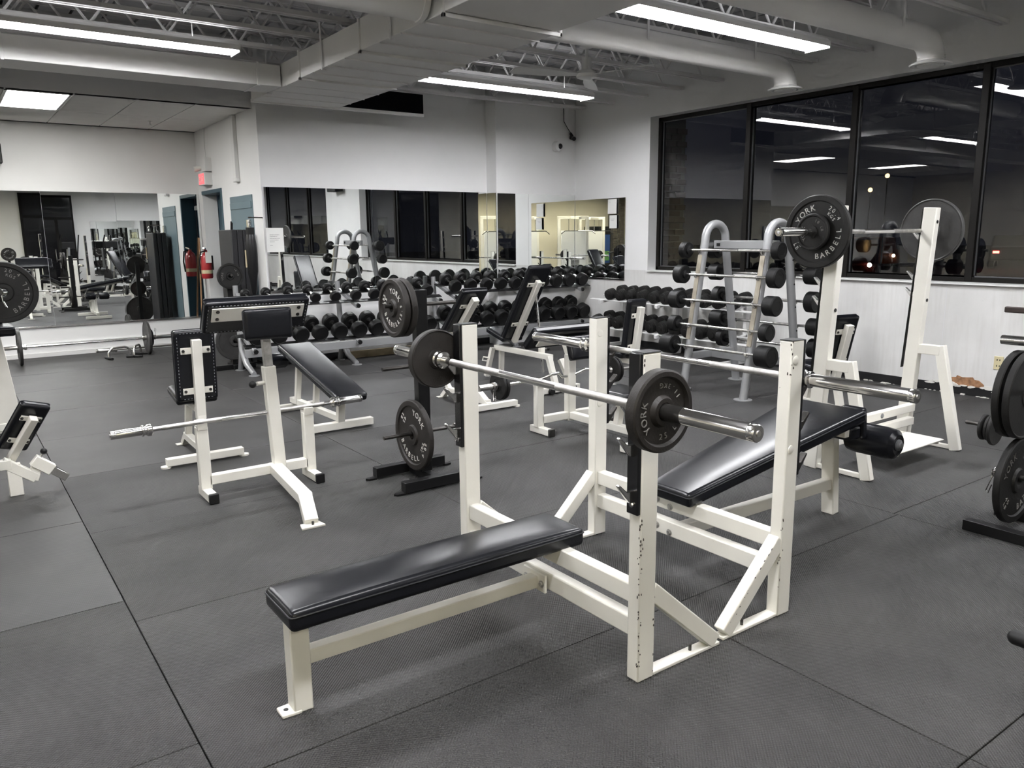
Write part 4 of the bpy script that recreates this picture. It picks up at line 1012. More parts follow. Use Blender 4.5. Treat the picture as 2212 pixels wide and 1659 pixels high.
# the bent bar and its plates
ez = thing('ez_curl_bar', 'cambered chrome curl bar with small plates on the rear preacher bench', 'curl bar', (3.95, 4.80, .43))
zb = .425
pts = [(3.34, 4.80, zb), (3.50, 4.80, zb), (3.60, 4.80, zb), (3.68, 4.78, zb + .005), (3.76, 4.72, zb + .045), (3.84, 4.73, zb + .05), (3.92, 4.79, zb + .0), (4.04, 4.79, zb), (4.12, 4.73, zb + .05), (4.20, 4.72, zb + .045), (4.28, 4.78, zb + .005), (4.36, 4.80, zb), (4.48, 4.80, zb)]
MB().pipe(pts, .0125, 12).build('shaft', 'chrome', ez)
for a, b in ((3.36, 3.14), (4.46, 4.66)): CYL((a, 4.80, zb), (b, 4.80, zb), .0245, 20).build('sleeve', 'chrome', ez)
for k, (x, f, lb) in enumerate(((3.345, 'x-', 'thin black plate inside at the left end of the curl bar'), (3.318, 'x-', 'outer black plate with a spring collar at the left end of the curl bar'), (4.475, 'x+', 'inner black plate at the right end of the curl bar'), (4.505, 'x+', 'outer black plate at the right end of the curl bar'))):
    plate('p10f', (x, 4.80, zb), f, 30 * k, lb, 'plates on the curl bar')
spring_clip('spring_collar', 'chrome spring collar at the left end of the curl bar', (3.28, 4.80, zb), 'x', .028)

# ================================================================ PLATE TREE in the middle
pt = thing('plate_tree', 'black plate tree with cross feet between the benches', 'plate tree', (2.385, 4.30, 0))
B(2.36, 2.41, 4.10, 4.52, .012, .062).build('spine', 'black_paint', pt, bevel=.003)
for y in (4.11, 4.50):
    B(2.13, 2.64, y - .03, y + .03, .012, .075).build('foot', 'black_paint', pt, bevel=.003)
    for s in (-1, 1): MB().prism([(0, -.025), (.05, -.02), (.065, 0), (.05, .02), (0, .025)], (2.385 + s * .255, y, .006), (s, 0, 0), (0, s, 0), .012).build('foot_tab', 'black_paint', pt)
B(2.345, 2.425, 4.27, 4.33, .06, 1.215).build('post', 'black_paint', pt, bevel=.003)
for z, l, r in ((1.125, .24, .26), (.745, .27, .0), (.315, .28, .28)):
    if l: CYL((2.35, 4.30, z), (2.385 - l, 4.30, z), .0125, 14).build('peg', 'steel_dark', pt)
    if r: CYL((2.42, 4.30, z), (2.385 + r, 4.30, z), .0125, 14).build('peg', 'steel_dark', pt)
plate('p35', (2.262, 4.30, 1.113), 'x-', 0, 'inner thick plate on the top peg of the black plate tree', 'plates on the plate tree')
plate('p35', (2.212, 4.30, 1.113), 'x-', 8, 'outer plate with white lettering on the top peg of the black plate tree', 'plates on the plate tree')
plate('p45b', (2.318, 4.30, .303), 'x-', -70, 'large lettered plate hanging on the bottom peg of the black plate tree')
spring_clip('spring_collar', 'chrome spring collar on the low right peg of the black plate tree', (2.63, 4.30, .315), 'x', .018)

# ================================================================ FIXED BARBELL RACK (silver A-frame)
ar = thing('barbell_rack', 'silver A-frame rack holding fixed barbells below the windows', 'barbell rack', (6.37, 4.97, 0))
SL = .175
def xfront(z): return 5.96 + SL * z
def xback(z): return 6.78 - SL * z
for y in (4.60, 5.34):
    pts = [(xfront(z), y, z) for z in (0.0, .5, 1.0, 1.46)]
    for i in range(1, 12):
        a = PI * (1 - i / 12); pts.append((6.37 + .152 * math.cos(a), y, 1.485 + .145 * math.sin(a)))
    pts += [(xback(z), y, z) for z in (1.46, 1.0, .5, 0.0)]
    MB().pipe(pts, .040, 16).build('side_frame', 'silver_paint', ar)
    BAR((xfront(.50) - .043, y, .50), (xfront(1.33) - .043, y, 1.33), .052, .006, up=(1, 0, 0)).build('wear_strip', 'brass_worn', ar, bevel=.002)
    for x in (5.955, 6.785): MB().lathe([(.085, 0), (.085, .008)], (x, y, 0), (0, 0, 1), 20).build('floor_plate', 'silver_paint', ar)
    B(5.99, 6.75, y - .028, y + .028, .29, .36).build('side_tie', 'silver_paint', ar, bevel=.004)
B(6.345, 6.395, 4.60, 5.34, 1.385, 1.465).build('top_beam', 'silver_paint', ar, bevel=.005)
B(6.345, 6.395, 4.60, 5.34, .285, .365).build('lower_beam', 'silver_paint', ar, bevel=.005)
for y in (4.66, 5.28): B(6.34, 6.35, y - .02, y + .02, 1.41, 1.44).build('beam_bolt', 'black_plastic', ar)
FZ = (1.375, 1.135, .885, .645, .435)
SZ = ((.082, .075), (.092, .10), (.092, .115), (.082, .085), (.098, .145))
def fixed_bar(label, x, z, r, l, y0=4.46, y1=5.48):
    t = thing('fixed_barbell', label, 'barbell', (x, (y0 + y1) / 2, z), 'fixed barbells on the A-frame rack')
    CYL((x, y0 - .01, z), (x, y1 + .01, z), .0135, 14).build('shaft', 'chrome', t)
    for a, b in ((y0 + .16, y0 + .40), (y1 - .40, y1 - .16)): CYL((x, a, z), (x, b, z), .0142, 14).build('knurling', 'chrome_worn', t)
    for s, y in ((-1, y0), (1, y1)):
        MB().lathe([(.03, -.028), (.045, -.02), (.045, 0), (r * .9, 0), (r, .008), (r, l - .01), (r - .01, l), (r * .55, l), (r * .53, l - .003), (.004, l - .003)], (x, y, z), (0, s, 0), 28).build('head', 'rubber_head', t)
    return t
for i, z in enumerate(FZ):
    for y in (4.60, 5.34):
        mb = MB(); xx = xfront(z) - .062
        mb.bar((xx, y, z - .024), (xfront(z), y, z - .03), .022, .018); mb.bar((xx - .016, y, z + .004), (xx - .01, y, z - .028), .022, .01); mb.build('cradle', 'chrome', ar, bevel=.002)
        mb = MB(); xx = xback(z) + .062
        mb.bar((xx, y, z - .024), (xback(z), y, z - .03), .022, .018); mb.bar((xx + .016, y, z + .004), (xx + .01, y, z - .028), .022, .01); mb.build('cradle', 'chrome', ar, bevel=.002)
        MB().cyl((xfront(z) + .05, y - .041, z + .1), (xfront(z) + .05, y - .043, z + .1), .008, 8)
    nm = ('topmost', 'second from the top', 'middle', 'second from the bottom', 'lowest')[i]
    fixed_bar('%s fixed barbell on the near side of the silver A-frame' % nm, xfront(z) - .062, z, *SZ[i])
    fixed_bar('%s fixed barbell on the window side of the silver A-frame' % nm, xback(z) + .062, z, SZ[(i + 2) % 5][0] * 1.02, SZ[(i + 1) % 5][1] * 1.1, 4.46, 5.48)
hl = MB()
for y in (4.60,):
    for z in (1.28, 1.05, .83, .60, .38): hl.cyl((xback(z), y - .0385, z), (xback(z), y - .0425, z), .009, 8)
hl.build('frame_holes', 'black_plastic', ar)

# ================================================================ DUMBBELL RACKS on the back wall
def db_proto(r, l, hl, name):
    """round-head dumbbell, axis along local y"""
    t = thing(name, '', 'dumbbell')
    CYL((0, -hl, 0), (0, hl, 0), .0155, 12).build('handle', 'chrome', t)
    for s in (-1, 1):
        MB().lathe([(.018, -.012), (.032, -.006), (.036, 0), (r * .86, .004), (r, .018), (r, l - .016), (r * .95, l - .004), (r * .86, l), (r * .8, l - .004), (.004, l - .004)], (0, s * hl, 0), (0, s, 0), 26).build('head', 'rubber_head', t)
    return t
DB = {}
def dumbbell(kind, args, loc, rot, label, group):
    if kind not in DB: DB[kind] = t = db_proto(*args, 'dumbbell')
    else: t = copy_tree(DB[kind])
    t.location = loc; t.rotation_euler = rot; tag(t, label, 'dumbbell', group); return t
def db_rack(label, xs, x0, x1, z_up, z_lo):
    t = thing('dumbbell_rack', label, 'dumbbell rack', ((x0 + x1) / 2, 9.0, 0))
    for x in xs:
        MB().pipe([(x, 9.33, 1.0), (x, 9.30, .6), (x, 9.25, .25), (x, 9.10, .10), (x, 8.86, .02)], [.03, .034, .036, .036, .03], 12).build('leg', 'silver_paint', t)
        MB().pipe([(x, 9.26, .28), (x, 9.33, .08), (x, 9.36, .015)], .03, 10).build('rear_leg', 'silver_paint', t)
        for y in (8.86, 9.36): MB().lathe([(.06, 0), (.06, .008)], (x, y, 0), (0, 0, 1), 18).build('floor_plate', 'silver_paint', t)
        for z in (z_up, z_lo):
            BAR((x, 9.26, z + .12), (x, 8.74, z - .055), .05, .045).build('shelf_arm', 'silver_paint', t, bevel=.004)
            CYL((x, 8.755, z - .04), (x, 8.725, z - .048), .026, 12).build('arm_cap', 'black_plastic', t)
    for z in (z_up, z_lo):
        BAR((x0, 8.84, z + .008), (x1, 8.84, z + .008), .075, .012, up=(0, -.34, 1)).build('front_rail', 'black_paint', t, bevel=.003)
        BAR((x0, 9.10, z + .10), (x1, 9.10, z + .10), .075, .012, up=(0, -.34, 1)).build('rear_rail', 'black_paint', t, bevel=.003)
    B(x0, x1, 8.79, 8.83, z_lo - .115, z_lo - .02).build('front_beam', 'silver_paint', t, bevel=.004)
    return t
db_rack('silver two-tier dumbbell rack under the long back mirror on the left', (2.76, 4.02, 5.16), 2.66, 5.22, .775, .335)
db_rack('silver two-tier dumbbell rack under the back mirror towards the room corner', (5.40, 6.45, 7.55), 5.30, 7.76, .800, .335)
TI = .33
def row(n, xa, xb, z, r0, r1, where, grp, l0, l1):
    for i in range(n):
        f = i / max(n - 1, 1); x = xa + (xb - xa) * f; k = round((r0 + (r1 - r0) * f) * 400) / 400; l = round((l0 + (l1 - l0) * f) * 250) / 250
        d = .012 * math.sin(i * 2.3)
        dumbbell('r%.4f_%.3f' % (k, l), (k, l, .088), (x, 8.97 + d, z + k + .050), (TI, random.uniform(-.2, .2), random.uniform(-.05, .05)), 'black round-head dumbbell, %s from the left on the %s' % (ORD[i], where), grp)
row(10, 2.79, 5.03, .775, .055, .078, 'upper shelf of the left rack', 'dumbbells on the upper left shelf', .055, .085)
row(10, 5.45, 7.62, .800, .086, .092, 'upper shelf of the right rack', 'dumbbells on the upper right shelf', .085, .10)
row(10, 2.82, 5.04, .335, .094, .100, 'lower shelf of the left rack', 'dumbbells on the lower left shelf', .095, .11)
row(10, 5.44, 7.64, .335, .100, .104, 'lower shelf of the right rack', 'dumbbells on the lower right shelf', .11, .12)

# ================================================================ RIBBED DUMBBELLS in the corner, along the right wall
rk = thing('dumbbell_rack', 'pale grey two-tier rack of ribbed dumbbells along the right wall', 'dumbbell rack', (7.5, 7.0, 0))
for y in (8.05, 7.0, 5.95):
    BAR((7.70, y, .02), (7.70, y, .80), .06, .045, up=(0, 1, 0)).build('post', 'trim_white', rk, bevel=.004)
    BAR((7.72, y, .03), (7.22, y, .03), .05, .05).build('foot', 'trim_white', rk, bevel=.004)
    for z in (.66, .28): BAR((7.70, y, z + .05), (7.26, y, z - .03), .045, .045).build('shelf_arm', 'trim_white', rk, bevel=.004)
for z in (.66, .28):
    for x, dz in ((7.33, 0), (7.58, .045)): BAR((x, 5.55, z + dz), (x, 8.30, z + dz), .06, .012, up=(-.17, 0, 1)).build('shelf_rail', 'trim_white', rk, bevel=.003)
def ribbed_proto(r):
    t = thing('ribbed_dumbbell', '', 'dumbbell')
    CYL((0, -.06, 0), (0, .06, 0), .015, 12).build('handle', 'chrome', t)
    for s in (-1, 1):
        prof = [(.02, -.005)]; q = 0.0
        for k in range(5):
            rr = r * (1 - .045 * max(0, k - 2)); prof += [(rr * .86, q + .001), (rr, q + .005), (rr, q + .017), (rr * .86, q + .021)]; q += .0225
        prof += [(r * .45, q), (r * .42, q + .012), (.018, q + .014), (.004, q + .014)]
        MB().lathe(prof, (0, s * .062, 0), (0, s, 0), 22).build('head', 'iron', t)
    return t
RB = {}
def ribbed(r, loc, label, grp):
    if r not in RB: RB[r] = t = ribbed_proto(r)
    else: t = copy_tree(RB[r])
    t.location = loc; t.rotation_euler = (math.atan2(.045, .25), random.uniform(-1, 1) * .15, PI / 2 + PI + random.uniform(-.05, .05)); tag(t, label, 'dumbbell', grp)
for i in range(11):
    r = .074 if i < 2 else .078
    ribbed(r, (7.455, 7.92 - i * .205, .66 + .028 + r), 'black ribbed dumbbell, %s from the corner on the upper shelf by the right wall' % ORD[i], 'ribbed dumbbells on the upper shelf')
for i in range(11):
    r = .082
    ribbed(r, (7.455, 8.17 - i * .205, .28 + .028 + r), 'black ribbed dumbbell, %s from the corner on the lower shelf by the right wall' % ORD[i], 'ribbed dumbbells on the lower shelf')
# ================================================================ PLATE STAND at the right edge
ps = thing('plate_stand', 'black plate stand with hanging plates at the right edge of the picture', 'plate stand', (4.40, 1.4, 0))
B(4.19, 4.25, .70, 1.81, .0, .055).build('base_rail', 'black_paint', ps, bevel=.003)
B(4.55, 4.61, .70, 1.81, .0, .055).build('base_rail', 'black_paint', ps, bevel=.003)
B(4.22, 4.58, 1.22, 1.28, .005, .055).build('base_tie', 'black_paint', ps, bevel=.003)
B(4.37, 4.44, 1.21, 1.29, .05, 1.22).build('post', 'black_paint', ps, bevel=.004)
for z in (.28, .73, .985): CYL((4.405, 1.25, z), (4.405, 1.78 if z < .9 else 1.80, z), .013 if z < .9 else .024, 14).build('peg', 'chrome' if z > .9 else 'steel_dark', ps)
BAR((4.405, 1.25, 1.14), (4.405, 1.80, 1.14), .03, .03).build('cross_bar', 'grip_brown', ps, bevel=.006)
plate('p45g', (4.405, 1.665, .262), 'y-', 10, 'big black plate low on the stand at the right edge of the picture')
plate('p45d', (4.405, 1.665, .712), 'y+', 50, 'near plate of the pair on the upper peg at the right edge')
plate('p45d', (4.405, 1.715, .712), 'y+', 20, 'far plate of the pair on the upper peg at the right edge')
spring_clip('spring_collar', 'chrome spring collar hanging on the low peg at the right edge', (4.405, 1.755, .285), 'y', .026)
wr2 = thing('leg_curl_machine', 'white slanted machine post with small plates behind the right-edge plate stand', 'machine', (5.5, 2.05, 0))
BAR((5.53, 2.02, 0), (5.43, 2.02, .42), .07, .06, up=(0, 1, 0)).build('post', WF, wr2, bevel=.004)
B(5.2, 5.9, 1.99, 2.05, 0, .05).build('base', WF, wr2, bevel=.004)
CYL((5.42, 1.98, .29), (5.42, 2.38, .29), .014, 12).build('peg', 'steel_dark', wr2)
for k, y in enumerate((2.20, 2.23, 2.265)):
    plate('p5' if k else 'p10f', (5.42, y, .276), 'y+', 0, ('innermost', 'middle', 'outermost')[k] + ' of the three small plates on the white post at the right', 'small plates on the white post')
# padded handle poking in at the lower right corner
h = thing('rowing_machine', 'black rubber handle end reaching in at the lower right edge of the picture', 'machine', (2.45, .60, 0))
CYL((2.466, .885, .35), (2.45, .50, .35), .022, 18).build('grip', 'black_plastic', h)
MB().sphere((2.466, .885, .35), .022, 16, 10).build('grip_end', 'black_plastic', h)
BAR((2.45, .50, .36), (2.45, .46, 0), .05, .05, up=(0, 1, 0)).build('post', WF, h, bevel=.004)

# ================================================================ LEFT EDGE: leg bench and plate-loaded machine
lb = thing('leg_bench', 'white bench with a small tilted black pad at the left edge', 'weight bench', (.23, 5.68, 0))
Bc = V((.235, 5.62, .265)); Tc = V((.385, 5.45, .555)); ln = (Tc - Bc); wd_ = V((1, .1, 0)).normalized(); un = wd_.cross(ln).normalized(); ln.normalize(); wd_ = ln.cross(un)
pad(lb, frame_m(Bc, ln, -un), (Tc - Bc).length, .17, .055, name='back_pad', bulge=.006)
for f in (.09, .27):
    c = Bc + ln * f + un * .004
    BAR(c - wd_ * .06, c + wd_ * .06, .035, .008, up=un).build('pad_strap', WF, lb, bevel=.002)
    for s in (-1, 1): bolt(lb, c + wd_ * (s * .052) + un * .004, un, .007)
BAR(Bc - ln * .05 + un * .03, Bc + ln * .30 + un * .03, .045, .045, up=un).build('back_post', WF, lb, bevel=.004)
BAR((-.9, 5.56, .22), (.22, 5.56, .20), .055, .06).build('main_rail', WF, lb, bevel=.004)
BAR((.17, 5.56, .22), (.34, 5.56, .09), .0525, .06).build('drop_rail', WF, lb, bevel=.004)
BAR((.32, 5.56, .08), (.36, 5.56, .19), .0505, .06, up=(1, 0, 0)).build('riser', WF, lb, bevel=.004)
BAR((.335, 5.56, .205), (.43, 5.56, .125), .065, .07).build('socket', WF, lb, bevel=.004)
BAR((.40, 5.56, .15), (.505, 5.56, .062), .048, .048).build('chrome_tube', 'chrome', lb, bevel=.003)
hh = MB()
for i in range(3): hh.cyl((.44 + i * .018, 5.55, .142 - i * .0155), (.445 + i * .018, 5.55, .147 - i * .0155), .006, 8)
hh.build('tube_holes', 'black_plastic', lb)
knob(lb, (.375, 5.56, .215), (.5, 0, .85), .02)
B(.19, .265, 5.535, 5.583, 0, .20).build('leg', WF, lb, bevel=.004)
B(-.85, -.78, 5.53, 5.59, 0, .20).build('leg', WF, lb, bevel=.004)
pad(lb, frame_m((-.95, 5.56, .25), (1, 0, 0), (0, 0, 1)), 1.10, .27, .06, name='bench_pad')
lm = thing('leg_machine', 'white plate-loaded machine with a black pad at the left edge', 'machine', (.25, 7.5, 0))
MB().prism([(.18, 0), (.42, 0), (.33, .86), (.22, .86)], (0, 7.5, 0), (1, 0, 0), (0, 0, 1), .06).build('side_post', WF, lm, bevel=.005)
B(-1.2, .30, 7.46, 7.54, .02, .08).build('base', WF, lm, bevel=.004)
B(.16, .27, 7.42, 7.58, .42, .52).build('gusset', WF, lm, bevel=.004)
pad(lm, frame_m((-.1, 7.25, .82), (1, 0, 0), (0, 0, 1)), .52, .30, .075, name='seat')
BAR((.33, 7.42, .80), (.33, 7.25, 1.17), .05, .05, up=(0, 1, 0)).build('arm', 'black_paint', lm, bevel=.004)
CYL((.33, 7.30, 1.17), (.33, 6.80, 1.17), .0235, 16).build('peg', 'steel_dark', lm)
plate('p45g', (.365, 6.93, 1.165), 'y-', 20, 'big lettered plate with a spring collar on the machine at the left edge')
spring_clip('spring_collar', 'chrome spring collar in front of the big plate at the left edge', (.33, 6.88, 1.17), 'y', .03)

# ================================================================ ALCOVE: barbell on the floor and push-up bars
bb = barbell('long chrome barbell with big plates lying along the alcove wall', 'x', (1.45, 11.52, .225), 1.10, .70, worn=False)
plate('p45p', (.70, 11.52, .225), 'x-', 0, 'big plate at the left end of the barbell on the alcove floor')
plate('p45p', (2.185, 11.52, .225), 'x+', 0, 'big plate at the right end of the barbell on the alcove floor')
plate('p10f', (2.235, 11.52, .225), 'x+', 0, 'small plate outside the right big plate of the alcove barbell')
spring_clip('spring_collar', 'spring collar with upturned wire handles on the alcove barbell', (2.275, 11.52, .225), 'x', .03, tilt=2.6)
bb2 = barbell('second bare chrome bar lying close to the alcove wall', 'x', (2.35, 11.92, .05), .75, .52, worn=False)
def pushup(label, loc, rz):
    t = thing('push_up_bar', label, 'push-up bar', (0, 0, 0), 'push-up bars')
    MB().pipe([(-.14, 0, .02), (-.14, 0, .09), (-.11, 0, .13), (-.07, 0, .145), (.07, 0, .145), (.11, 0, .13), (.14, 0, .09), (.14, 0, .02)], .014, 12).build('handle', 'chrome', t)
    for s in (-1, 1): CYL((s * .14, -.10, .017), (s * .14, .10, .017), .017, 12).build('foot', 'black_plastic', t)
    t.location = loc; t.rotation_euler = (0, 0, rz)
pushup('left of two bent push-up bars on the alcove floor', (1.80, 11.36, 0), .25)
pushup('right of two bent push-up bars on the alcove floor', (2.03, 11.44, 0), 1.1)

# ================================================================ DOOR CORNER: mats, bag, extinguisher, small plate tree
gm_ = thing('folded_mat', 'tall grey folded exercise mat standing against the wall by the blue door', 'exercise mat', (2.98, 9.9, 0))
for k in range(3): B(2.88 + k * .07, 2.947 + k * .07, 9.74, 10.26, .01, 1.64).build('mat_leaf', 'mat_vinyl_grey', gm_, bevel=.012, seg=3)
MB().pipe([(2.98, 10.02, 1.63), (2.98, 10.0, 1.72), (2.98, 10.04, 1.74), (2.98, 10.07, 1.63)], .008, 8).build('strap', 'black_plastic', gm_)
hb_ = thing('punching_bag', 'slim black leather punching bag hanging at the wall corner', 'punching bag', (3.00, 9.40, .88))
MB().lathe([(.02, .88), (.035, .93), (.045, 1.05), (.062, 1.15), (.068, 1.35), (.066, 1.45), (.055, 1.53), (.04, 1.60), (.02, 1.64)], (3.00, 9.40, 0), (0, 0, 1), 26).build('body', 'leather_bag', hb_)
MB().lathe([(.048, 1.58), (.048, 1.66)], (3.00, 9.40, 0), (0, 0, 1), 18).build('top_strap', 'black_plastic', hb_)
ch = MB()
for i in range(4): ch.lathe([(.010, -.004), (.014, 0), (.010, .004), (.007, 0)], (3.00, 9.40, 1.68 + i * .024), (1, 0, 0) if i % 2 else (0, 1, 0), 10, closed=True)
ch.build('chain', 'chrome', hb_)
BAR((3.18, 9.47, 1.775), (2.99, 9.40, 1.775), .016, .016).build('wall_arm', 'steel_dark', hb_)
B(2.928, 2.936, 9.385, 9.42, 1.20, 1.40).build('label_patch', 'wood_pale', hb_)
fe = thing('fire_extinguisher', 'red fire extinguisher with a white tag hanging beside the blue door', 'fire extinguisher', (3.10, 11.70, .95))
MB().lathe([(.07, .98), (.078, 1.0), (.078, 1.27), (.06, 1.32), (.025, 1.35), (.022, 1.38)], (3.09, 11.72, 0), (0, 0, 1), 24).build('cylinder', 'red_gloss', fe)
MB().lathe([(.0785, 1.05), (.0785, 1.10)], (3.09, 11.72, 0), (0, 0, 1), 24).build('band', 'yellowed', fe)
BAR((3.09, 11.72, 1.39), (3.05, 11.66, 1.41), .025, .02).build('lever', 'chrome', fe)
MB().pipe([(3.09, 11.70, 1.37), (3.01, 11.68, 1.35), (2.99, 11.70, 1.2), (3.0, 11.72, 1.05)], .011, 8).build('hose', 'black_plastic', fe)
B(3.06, 3.14, 11.632, 11.636, 1.20, 1.35).build('tag_card', 'paper', fe)
B(3.15, 3.18, 11.69, 11.75, 1.1, 1.3).build('wall_bracket', 'steel_dark', fe)
dt2 = thing('plate_tree', 'small black plate tree half hidden behind the left preacher bench by the blue doors', 'plate tree', (2.74, 9.50, 0))
B(2.50, 2.98, 9.47, 9.53, 0, .06).build('foot', 'black_paint', dt2, bevel=.003)
B(2.71, 2.77, 9.42, 9.70, 0, .06).build('foot', 'black_paint', dt2, bevel=.003)
B(2.71, 2.77, 9.47, 9.53, .05, 1.16).build('post', 'black_paint', dt2, bevel=.003)
for z in (1.119, .72, .36): CYL((2.74, 9.50, z), (2.74, 9.36, z), .014, 12).build('peg', 'steel_dark', dt2)
plate('p15', (2.74, 9.43, 1.105), 'y-', 10, 'round lettered plate on the top peg of the small plate tree by the blue doors')
plate('p25', (2.74, 9.43, .706), 'y-', 10, 'plate on the middle peg of the small plate tree by the blue doors')
plate('p45p', (2.74, 9.43, .346), 'y-', 10, 'large plate on the bottom peg of the small plate tree by the blue doors')
rs = thing('aerobic_step', 'flat red step lying on the floor behind the left preacher bench', 'step', (2.5, 10.3, 0))
B(2.30, 2.70, 10.2, 10.45, .05, .10).build('deck', 'red_dull', rs, bevel=.01)
for x in (2.34, 2.66): B(x - .03, x + .03, 10.22, 10.43, 0, .05).build('foot', 'black_plastic', rs, bevel=.004)
st_ = thing('broom_stick', 'plain wooden broom handle leaning in the alcove corner beside the doors', 'broom', (3.05, 12.0, 0))
CYL((3.02, 11.98, 0), (3.12, 12.12, 1.55), .012, 10).build('handle', 'wood', st_)
pw = tag(B(4.15, 5.35, 9.36, 9.42, 0, .09).build('wooden_plank', 'wood_pale', origin=(4.7, 9.4, 0), bevel=.004), 'worn wooden plank on the floor under the left dumbbell rack', 'plank')

# ================================================================ OUTSIDE THE WINDOWS
struct(B(8.07, 95, -60, 80, -.25, -.15), 'ground', 'asphalt', smooth=False)
bp = struct(B(8.08, 8.60, 7.80, 7.95, -.15, 3.6), 'wall_outside_pier', 'mortar', smooth=False)
bm_ = None
for r in range(28):
    for c in range(2):
        x = 8.10 + c * .215 + (.1075 if r % 2 else 0); z = .62 + r * .085
        if bm_ is None:
            bm_ = B(-.1, .1, -.012, .03, -.037, .037).build('brick', 'brick', bp, bevel=.004, seg=1); o = bm_
        else: o = bm_.copy(); COL.objects.link(o)
        o.location = (x + .1, 7.795, z)
def car(label, loc, rz, mt, front=True):
    t = thing('car', label, 'car', (0, 0, 0))
    body = [(-2.1, .35), (-2.15, .75), (-1.95, .92), (-1.1, 1.0), (-.5, 1.42), (.75, 1.45), (1.45, 1.02), (2.05, .95), (2.15, .7), (2.1, .35)]
    MB().prism(body, (0, 0, 0), (1, 0, 0), (0, 0, 1), 1.72).build('body', mt, t, bevel=.08, seg=3)
    MB().prism([(-1.02, 1.0), (-.48, 1.38), (.72, 1.40), (1.32, 1.03)], (0, 0, 0), (1, 0, 0), (0, 0, 1), 1.745).build('side_windows', 'car_glass', t, bevel=.02)
    for x in (-1.3, 1.3):
        for y in (-.8, .8): CYL((x, y - .1, .32), (x, y + .1, .32), .32, 24).build('wheel', 'black_plastic', t)
    for y in (-.62, .62):
        MB().sphere((-2.11, y, .68), .09, 12, 8, (.5, 1, .8)).build('headlight', 'headlight' if front else 'bulb_glass', t)
        MB().sphere((-2.08, y * 1.28, .66), .05, 10, 8, (.6, 1, .8)).build('signal', 'signal_light', t)
        B(2.10, 2.16, y - .12, y + .12, .68, .78).build('tail_lamp', 'tail_light', t)
    t.location = loc; t.rotation_euler = (0, 0, rz)
car('dark red parked car with its headlights on outside the windows', (24.5, 14.9, -.15), math.radians(30), 'car_red')
car('orange car with glowing lamps further back outside the windows', (33.6, 19.4, -.15), math.radians(36), 'car_orange')
car('dark car with red tail lamps outside the right window', (40, 16.2, -.15), math.radians(200), 'car_dark', False)
for k, (x, y, z) in enumerate(((26, 14.65, 3.35), (26, 15.22, 2.92))):
    t = thing('street_lamp', ('nearer' if k == 0 else 'farther') + ' amber street lamp glowing outside the third window pane', 'street lamp', (x, y, -.15))
    CYL((x, y, -.15), (x, y, z), .02, 8).build('pole', 'void_black', t); MB().sphere((x, y, z), .075, 10, 6).build('globe', 'street_lamp', t)

# ================================================================ THE PART OF THE GYM SEEN ONLY IN THE MIRRORS
def elliptical(label, loc, rz):
    t = thing('elliptical_trainer', label, 'cardio machine', (0, 0, 0), 'elliptical trainers behind the camera')
    B(-.9, .9, -.05, .05, .02, .12).build('base', 'black_paint', t, bevel=.01)
    for x in (-.85, .85): B(x - .04, x + .04, -.3, .3, 0, .07).build('foot', 'black_paint', t, bevel=.01)
    CYL((-.55, -.07, .36), (-.55, .07, .36), .30, 28).build('flywheel', 'black_plastic', t)
    BAR((-.45, 0, .2), (-.30, 0, 1.35), .09, .07, up=(0, 1, 0)).build('mast', 'silver_paint', t, bevel=.006)
    B(-.36, -.26, -.20, .20, 1.30, 1.52).build('console', 'black_plastic', t, bevel=.02)
    for s in (-1, 1):
        MB().pipe([(-.25, s * .22, .55), (-.28, s * .25, 1.1), (-.20, s * .27, 1.5), (-.10, s * .25, 1.72)], .019, 10).build('arm', 'black_plastic', t)
        BAR((-.50, s * .2, .35), (.55, s * .2, .28), .05, .05).build('pedal_arm', 'silver_paint', t); B(.15, .55, s * .2 - .08, s * .2 + .08, .31, .36).build('pedal', 'black_plastic', t, bevel=.01)
    t.location = loc; t.rotation_euler = (0, 0, rz)
for k, (x, y) in enumerate(((6.6, -.6), (6.6, -1.7), (6.6, -2.8), (3.4, -3.2), (4.6, -3.4))):
    elliptical('dark elliptical trainer, %s of the row behind the camera seen in the mirrors' % ORD[k], (x, y, 0), math.radians((0, 0, 0, 70, 75)[k]))
def cable_machine(label, loc, rz):
    t = thing('cable_machine', label, 'weight machine', (0, 0, 0), 'white cable machines behind the camera')
    for x in (-.45, .45):
        B(x - .05, x + .05, -.05, .05, 0, 2.15).build('upright', WF, t, bevel=.006)
        B(x - .05, x + .05, -.6, .6, 0, .08).build('foot', WF, t, bevel=.006)
    B(-.5, .5, -.05, .05, 2.08, 2.18).build('top_beam', WF, t, bevel=.006)
    BAR((0, 0, 2.13), (0, .75, 2.10), .09, .08).build('boom', WF, t, bevel=.006)
    for k in range(14): B(-.16, .16, -.10, .10, .14 + k * .048, .182 + k * .048).build('weight_block', 'iron', t, bevel=.003)
    for x in (-.10, .10): CYL((x, 0, .1), (x, 0, 2.1), .012, 10).build('guide_rod', 'chrome', t)
    CYL((0, .7, 2.06), (0, .7, 1.70), .004, 6).build('cable', 'black_plastic', t)
    MB().pipe([(-.55, .7, 1.58), (-.42, .7, 1.68), (.42, .7, 1.68), (.55, .7, 1.58)], .016, 10).build('pull_bar', 'chrome', t)
    pad(t, frame_m((0, .55, .42), (0, 1, 0), (0, 0, 1)), .35, .3, .07, name='seat')
    BAR((0, .2, .1), (0, .7, .42), .06, .06, up=(0, 1, 0)).build('seat_post', WF, t)
    B(-.40, .40, .06, .10, .5, 1.7).build('shroud', 'trim_white', t, bevel=.03)
    t.location = loc; t.rotation_euler = (0, 0, rz)
cable_machine('white lat pulldown machine nearest the beige wall behind the camera', (-2.2, -2.7, 0), math.radians(-25))
